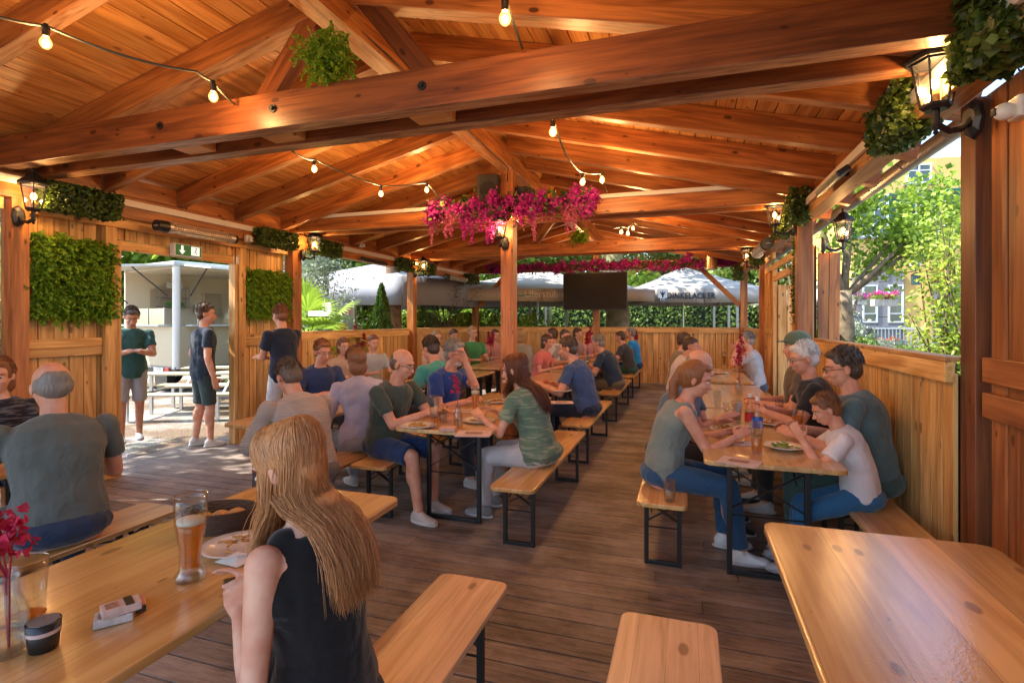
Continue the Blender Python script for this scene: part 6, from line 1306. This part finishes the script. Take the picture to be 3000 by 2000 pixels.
w=MB(); w.seg=24; w.cyl((-.0+.15,1.0,.31),(.35,1.0,.31),.31); w.build('wheel',M['black'],tr,auto=True)
MB().box((-.015,.75,.56),(.015,.46,.11)).build('number_plate',M['white'],tr,bevel=.003); text('F 77',.10,M['dtext'],tr,Matrix.Translation((-.024,.70,.56))@Matrix.Rotation(-PI/2,4,'Z')@Matrix.Rotation(PI/2,4,'X'),'plate_lettering')
MB().box((-.03,.30,.58),(.03,.20,.10)).build('tail_light',plain('red_lens',(.6,.03,.02),.25),tr,bevel=.01)
pc=gp(505,9.3); ps=thing('picnic_table','weathered picnic table with attached benches on steel legs outside the doorway','picnic table',(pc.x,pc.y,G),TH+.10)
M['grey_wood']=wood('sun_bleached_wood',(.42,.34,.20),(.60,.52,.36),.6,knots=.3,var=.1)
for k,y_ in enumerate((-.15+1.0,0+1.0,.15+1.0)): member('table_board',(-1.0,y_,.76),(1.0,y_,.76),.14,.035,M['grey_wood'],ps).matrix_parent_inverse.identity() if False else None
def lmember(name,p0,p1,w,h,mat,par): 
    o=member(name,p0,p1,w,h,mat,None); o.parent=par; return o
for y_ in(.60,.75,.90): lmember('table_board',(-1.0,y_,.76),(1.0,y_,.76),.14,.035,M['grey_wood'],ps)
for y_ in(-.07,.07,1.45,1.59): lmember('bench_board',(-1.0,y_,.46),(1.0,y_,.46),.13,.035,M['grey_wood'],ps)
for x_ in(-.75,.75):
    m=MB(); m.box((x_,0,.22),(.05,.05,.44)); m.build('steel_leg',M['steel'],ps); m=MB(); m.box((x_,1.52,.22),(.05,.05,.44)); m.build('steel_leg',M['steel'],ps)
    m=MB(); m.box((x_,.75,.37),(.05,.05,.74)); m.build('steel_leg',M['steel'],ps); m=MB(); m.beam((x_,0,.42),(x_,1.52,.42),.04,.04); m.build('cross_bar',M['steel'],ps); m=MB(); m.beam((x_,.2,.42),(x_,.62,.72),.03,.03); m.build('strut',M['steel'],ps)
pc=gp(650,10.6); p3=copy_thing(ps,(pc.x,pc.y,G),TH+.15,'second weathered picnic table behind the man in navy outside the doorway')
# ---------------------------------------------------------------- right side garden and the yellow house
hc_=gp(2640,19.0); hs=thing('yellow_house','yellow rendered inn with grey stone quoins and green shutters behind the right opening','house',(hc_.x,hc_.y,G),TH-.18)
M['yellow']=plain('yellow_render',(.66,.44,.15),.85,var=.08,vs=2,bump=.2,bs=60); M['quoin']=plain('grey_painted_stone',(.20,.20,.215),.8,var=.08,bump=.1); M['frame']=plain('white_window_frame',(.62,.68,.72),.4); M['wglass']=plain('window_glass',(.05,.08,.07),.05,spec=1.0); M['shut']=plain('green_shutter',(.015,.13,.085),.5)
MB().box((1.6,4,3.75),(6.4,8,7.5)).build('wall',M['yellow'],hs)
def window(x,z,w,h,shutter=0,lit=0):
    fr=MB(); e=.06
    for q in(-1,1): fr.box((x+q*(w/2-e/2),-.03,z),(e,.08,h)); 
    for q in(-1,1): fr.box((x,-.03,z+q*(h/2-e/2)),(w-2*e-.002,.08,e))
    fr.box((x,-.03,z),(.05,.07,h-2*e-.002)); fr.box((x,-.03,z+h*.16),(w-2*e-.004,.06,.035)); f=fr.build('window',M['frame'],hs); MB().box((x,-.012,z),(w-.05,.02,h-.05)).build('pane',M['wglass'],f)
    MB().box((x,-.06,z-h/2-.05),(w+.2,.16,.06)).build('sill',M['quoin'],f)
    if shutter:
        for q in(-1,1):
            s=MB(); cx=x+q*(w/2+.24)
            for r in(-1,1): s.box((cx+r*.19,-.05,z),(.05,.05,h+.1)); s.box((cx,-.05,z+r*h/2),(.33,.05,.06))
            for k in range(int(h/.07)): s.box((cx,-.05,z-h/2+.06+k*.07),(.33,.012,.05),Matrix.Rotation(.6,3,'X'))
            s.build('shutter',M['shut'],hs)
MB().box((-.78,-.02,1.75),(1.62,.08,3.5)).build('stone_bay',M['quoin'],hs)
rr_=random.Random(3)
for zz in np.arange(.2,3.4,.42):
    for a,b in((-1.58,-1.30),(-.78,-.45),(.02,.06)):
        MB().box(((a+b)/2,-.075,float(zz)+.2),(b-a+.02,.035,.395)).build('quoin',M['quoin'],hs,bevel=.01)
def bwin(x): 
    f=MB(); 
    for q in(-1,1): f.box((x+q*.22,-.09,2.35),(.05,.08,1.35))
    f.box((x,-.09,1.70),(.39,.08,.05)); f.box((x,-.09,3.0),(.39,.08,.05)); f.box((x,-.09,2.0),(.38,.06,.03)); o=f.build('window',M['frame'],hs); MB().box((x,-.075,2.35),(.42,.015,1.3)).build('pane',M['wglass'],o)
bwin(-1.05); bwin(-.22)
MB().box((-.78,-.13,1.50),(1.75,.22,.10)).build('stone_sill',M['quoin'],hs,bevel=.01)
MB().box((1.05,-.04,1.6),(.16,.10,3.2)).build('door_surround',M['quoin'],hs); MB().box((1.65,-.03,1.5),(1.0,.06,3.0)).build('entrance_door',M['wglass'],hs)
window(.9,5.6,.95,1.5,1); window(-.9,5.5,.95,1.5,1); window(2.9,5.6,.95,1.5,1); window(.55,6.95,.8,.7)
bm_=MB(); bm_.box((1.0,-.35,3.55),(.08,.7,.09)); bm_.beam((1.0,-.05,3.1),(1.0,-.6,3.5),.07,.07); bm_.build('awning_bracket',M['darkbeam'],hs)
hl=thing('house_lamp','square white lamp with a dark roof on the yellow wall','lantern',tuple(at(2683,760,18.4)),TH-.18)
m=MB(); m.seg=4; m.loft([((0,0,-.22),(1,1,0),(1,-1,0),.11,.11),((0,0,.08),(1,1,0),(1,-1,0),.17,.17)]); m.build('glass_box',plain('opal_glass',(.62,.68,.72),.3),hl); m=MB(); m.seg=4; m.loft([((0,0,.08),(1,1,0),(1,-1,0),.20,.20),((0,0,.19),(1,1,0),(1,-1,0),.04,.04)]); m.build('roof',M['metal'],hl); m=MB(); m.box((0,0,-.32),(.03,.03,.2)); m.box((0,.22,-.40),(.03,.46,.03)); m.build('arm',M['metal'],hl)
mbx=thing('letter_box','dark green letter box hanging on the yellow wall','letter box',tuple(at(2683,820,18.5)),TH-.18); MB().box((0,0,0),(.24,.14,.34)).build('box',plain('dark_green_paint',(.03,.07,.07),.4,var=.3),mbx,bevel=.01); m=MB(); m.prism([(-.14,.17),(.14,.17),(0,.27)],-.09,.09,Matrix.Rotation(PI/2,4,'X')); m.build('roof',M['metal'],mbx); MB().box((0,-.075,.06),(.16,.01,.03)).build('slot',M['black'],mbx)
# the young tree on the right
tb=gp(2490,10.6); t=thing('tree','young tree with a forked mossy trunk outside the right opening','tree',tuple(tb)); mb=MB()
f0=trunk(mb,(0,0,-.1),(-.10,0,2.35),.155,.13,.02,8,5); rgt=Vector((CT,ST,0))
ends=[]
for dx,dz,r_ in((-.55,4.2,.09),(.1,4.4,.085),(1.1,3.5,.065),(1.9,3.6,.055),(2.4,4.0,.05),(-.2,4.5,.05),(1.4,4.4,.05)):
    p=rgt*dx+Vector((rr_.uniform(-.3,.3),rr_.uniform(-.3,.3),dz)); m_=Vector((-.1,0,2.35)).lerp(p,.45)+Vector((0,0,-.12)); tubes(mb,[(-.1,0,2.2),m_,p],[r_,r_*.7,r_*.2],8); ends.append((m_,p))
mb.build('trunk',plain('mossy_bark',(.17,.13,.08),.9,var=.4,vs=7,bump=1.0,bs=25),t,smooth=True)
C=[]; rg_=np.random.default_rng(8)
for m_,p in ends:
    for k in range(16):
        c0=m_.lerp(p,rr_.uniform(.25,1.15)); c0=np.array(c0)+rg_.normal(0,.28,3); C.append(c0+rg_.normal(0,.17,(42,3)))
leaves('crown',np.concatenate(C),.105,M['lv1'],t,12,.46,up=-.5)
# tall leafy shrub near the right post
t=thing('laurel_shrub','tall bright laurel shrub with pointed leaves close to the right post','shrub',tuple(gp(2800,7.4))); mb=MB(); C=[];D=[]; rg=random.Random(19)
for i in range(16):
    e=rgt*rg.uniform(-.62,.42)*(1.0)+Vector((rg.uniform(-.3,.3),rg.uniform(-.3,.3),rg.uniform(1.6,3.35))); 
    if e.z>2.8: e-=rgt*e.dot(rgt)*.45
    m_=e*.5+Vector((rg.uniform(-.2,.2),rg.uniform(-.2,.2),0)); tubes(mb,[(rg.uniform(-.1,.1),rg.uniform(-.1,.1),0),m_,e],[.022,.014,.005],6)
    for k in range(230):
        f=rg.uniform(.22,1); p=m_*2*f*(1-f)+e*f*f; o=Vector((rg.gauss(0,.10),rg.gauss(0,.10),rg.gauss(0,.08))); C.append(tuple(p+o)); D.append(tuple((o.normalized()*.8+Vector((0,0,-.1)))*1.6))
mb.build('stems',M['bark'],t); leaves('leaf_blades',C,.085,M['yel'],t,20,.22,dirs=D)
# planters, trough, boxes, railing, chair back
M['stone']=plain('pale_stone',(.42,.40,.36),.85,var=.2,bump=.5); M['pinkf']=leafmat('pink_petals',(.55,.03,.22),(.80,.14,.42),.3,.5)
def flowerbox(label,c,w,mat,n,box='box_planter',bm=None,seed=1,h=.18,z=None,leafn=400,dz=.12):
    t=thing(box,label,'flower box',c,TH); MB().prism([(-w/2,-.09),(w/2,-.09),(w/2,.09),(-w/2,.09)],0,h).build('box',bm or M['stone'],t,bevel=.01); rg=np.random.default_rng(seed)
    k=rg.integers(0,10,n); cc=np.stack([rg.uniform(-w/2,w/2,10),rg.normal(0,.05,10),h+dz*rg.uniform(.4,1.4,10)],1); leaves('petals',cc[k]+rg.normal(0,.04,(n,3)),.035,mat,t,seed,.5)
    leaves('greenery',np.stack([rg.uniform(-w/2,w/2,leafn),rg.normal(0,.08,leafn),h+rg.uniform(0,dz,leafn)],1),.05,M['lv1'],t,seed+1,.4); return t
flowerbox('pink flowers in a box on the stair railing, left of the yellow wall',tuple(at(2590,897,14.0)),.62,M['pinkf'],900,seed=51)
flowerbox('deep magenta flowers in a small box under the grey bay window',tuple(at(2518,893,17.5)),.40,M['mag'],500,seed=52)
flowerbox('pink flowers in a tub at the foot of the young tree',tuple(gp(2463,9.6,.25)),.3,M['pinkf'],260,seed=53)
t=thing('stone_trough','round pale stone trough on a foot, planted with grass and orange flowers','planter',tuple(gp(2590,11.5)),TH)
m=MB(); m.lathe([(0,.28),(.55,.24),(.72,.30),(.80,.62),(1.02,.66),(1.02,.60),(.9,.55)],n=24); m.build('bowl',M['stone'],t,auto=True); rg_=np.random.default_rng(2); n=1500; C=np.stack([rg_.normal(0,.26,n),rg_.normal(0,.26,n),1.0+rg_.uniform(0,.34,n)],1); leaves('grasses',C,.09,M['olive'],t,2,.14,up=1.2); leaves('orange_flowers',np.stack([rg_.normal(0,.3,80),rg_.normal(0,.25,80),1.1+rg_.uniform(0,.3,80)],1),.05,leafmat('orange_petals',(.6,.10,.05),(.8,.25,.08)),t,3,.5)
bush('dark green round shrub in a stone planter behind the right rail',tuple(gp(2690,8.6,.62)),(.42,.42),.55,M['lv2'],2600,.07,54,'planter_bush','bush'); t=thing('stone_planter','long stone planter holding the dark round shrub','planter',tuple(gp(2690,8.6,.0))); m=MB(); m.lathe([(-.15,.30),(.2,.34),(.62,.50),(.62,.45),(.5,.40)],n=24); m.build('bowl',M['stone'],t,auto=True)
rl=thing('stair_railing','white metal stair railing in front of the yellow house','railing',tuple(gp(2620,14.5)),TH)
for k in range(14): MB().box((-.55+.1*k,0,1.05),(.02,.02,.95)).build('baluster',M['frame'],rl)
MB().box((.1,0,1.54),(1.4,.04,.04)).build('handrail',M['frame'],rl); MB().beam((-1.5,0,.35),(-.6,0,1.54),.03,.03).build('sloping_rail',M['metal'],rl)
for k in range(5): MB().box((-1.4+.18*k,0,.25+.12*k),(.02,.02,.6+.15*k)).build('baluster',M['steel'],rl)
lc=thing('garden_chair','outdoor chair with a grey brown fabric back and pale frame outside the right rail','chair',tuple(gp(2588,7.6)),TH); m=MB()
for q in(-1,1): m.box((q*.27,0,.62),(.03,.03,1.24))
m.box((0,0,1.225),(.51,.03,.03)); m.build('frame',M['frame'],lc); MB().box((0,-.0,.95),(.50,.012,.50)).build('fabric_back',plain('grey_brown_mesh',(.17,.15,.13),.8),lc); MB().box((0,-.25,.45),(.54,.5,.03)).build('seat',M['darkstone'],lc,bevel=.01)
for q in(-1,1): MB().box((q*.25,-.48,.22),(.03,.03,.44)).build('leg',M['frame'],lc)
sg=thing('direction_sign','green direction sign with white lettering beside the young tree','sign',tuple(gp(2437,13.5)),TH)
m=MB(); m.seg=8; m.cyl((-.1,.04,0),(-.1,.04,2.95),.03); m.build('post',M['steel'],sg); MB().box((0,0,2.68),(.62,.03,.22)).build('panel',plain('green_sign',(.01,.13,.09),.4),sg,bevel=.004)
text('er Beach',.10,M['wtext'],sg,Matrix.Translation((.07,-.0165,2.73))@Matrix.Rotation(PI/2,4,'X'),'lettering'); text('0 m',.075,M['wtext'],sg,Matrix.Translation((-.05,-.0165,2.62))@Matrix.Rotation(PI/2,4,'X'),'lettering')
fn=thing('board_fence','pale weathered board fence panel left of the young tree','fence',tuple(gp(2444,12.2)),TH)
for k in range(5): MB().box((-.22+.11*k,0,.62),(.10,.02,1.24)).build('board',M['grey_wood'],fn,bevel=.003)
for u,lab in((2452,'left of two slim green garden posts beside the pale fence'),(2461,'right of two slim green garden posts by the young tree')): t=thing('green_post',lab,'post',tuple(gp(u,11.9)),group='green garden posts'); m=MB(); m.seg=10; m.cyl((0,0,0),(0,0,1.35),.03); m.build('shaft',plain('green_paint',(.01,.28,.14),.5),t); m=MB(); m.ell((0,0,1.36),(.033,.033,.02)); m.build('knob',M['shut'],t)
bush('pale flowering bush behind the fence beside the right opening',tuple(gp(2440,15)),(.8,.8),2.1,M['olive'],3000,.09,55)
bush('tall green plants at the foot of the stair',tuple(gp(2530,10.5)),(.35,.3),1.4,M['lv2'],1200,.14,56,asp=.16)
# seen through the right doorway
wc=thing('wicker_chair','honey coloured wicker armchair on dark legs outside the right doorway','chair',tuple(Vector((1.95,9.35,G))),-.9)
M['cane']=plain('honey_wicker',(.50,.26,.12),.55,var=.15,bump=.6,bs=90)
m=MB()
for k in range(10): a=-1.2+2.4*k/9; tubes(m,[(.27*math.sin(a)*.9,.24*math.cos(a),.45),(.29*math.sin(a),.28*math.cos(a)+.04,.72),(.27*math.sin(a),.30*math.cos(a)+.07,.98)],.011,5)
for zz in np.linspace(.48,.97,12): tubes(m,[(.285*math.sin(a),.27*math.cos(a)+.05*(zz-.45)*2,float(zz)) for a in np.linspace(-1.25,1.25,12)],.012,5)
m.build('woven_back',M['cane'],wc,smooth=True); m=MB(); m.lathe([(.42,.24),(.44,.27),(.47,.26)],n=20); m.build('seat',M['cane'],wc,smooth=True)
for a in(.8,2.3,3.9,5.4): m=MB(); m.seg=8; m.cyl((.2*math.cos(a),.2*math.sin(a),0),(.19*math.cos(a),.19*math.sin(a),.43),.014); m.build('leg',M['metal'],wc)
flowerbox('pink and green flowers in a tub beside the wicker chair, low in the right doorway',(1.72,8.2,G),.4,M['pinkf'],500,seed=57,h=.25,dz=.35)
flowerbox('magenta flowers on the table outside the right doorway',(2.2,10.6,.6),.4,M['mag'],400,seed=58,h=.15,dz=.2)
bush('bright green plant outside the right doorway',(2.7,12.2,G),(.5,.5),1.5,M['lv1'],1800,.10,59)
t=thing('tree','small crooked garden tree outside the right doorway','tree',(3.0,13.8,G)); mb=MB(); rg=random.Random(8); C=[]
for i in range(12):
    e=Vector((rg.uniform(-.9,.9),rg.uniform(-.6,.6),rg.uniform(2,4))); m_=Vector((e.x*.4+rg.uniform(-.2,.2),e.y*.4,1.5)); tubes(mb,[(0,0,0),(.1,0,.8),m_,e],[.07,.05,.03,.01],6); C+= [tuple(m_.lerp(e,rg.random())+Vector((rg.gauss(0,.12),rg.gauss(0,.12),rg.gauss(0,.12)))) for k in range(60)]
mb.build('trunk',M['bark'],t,smooth=True); leaves('crown',C,.07,M['olive'],t,5,.35)
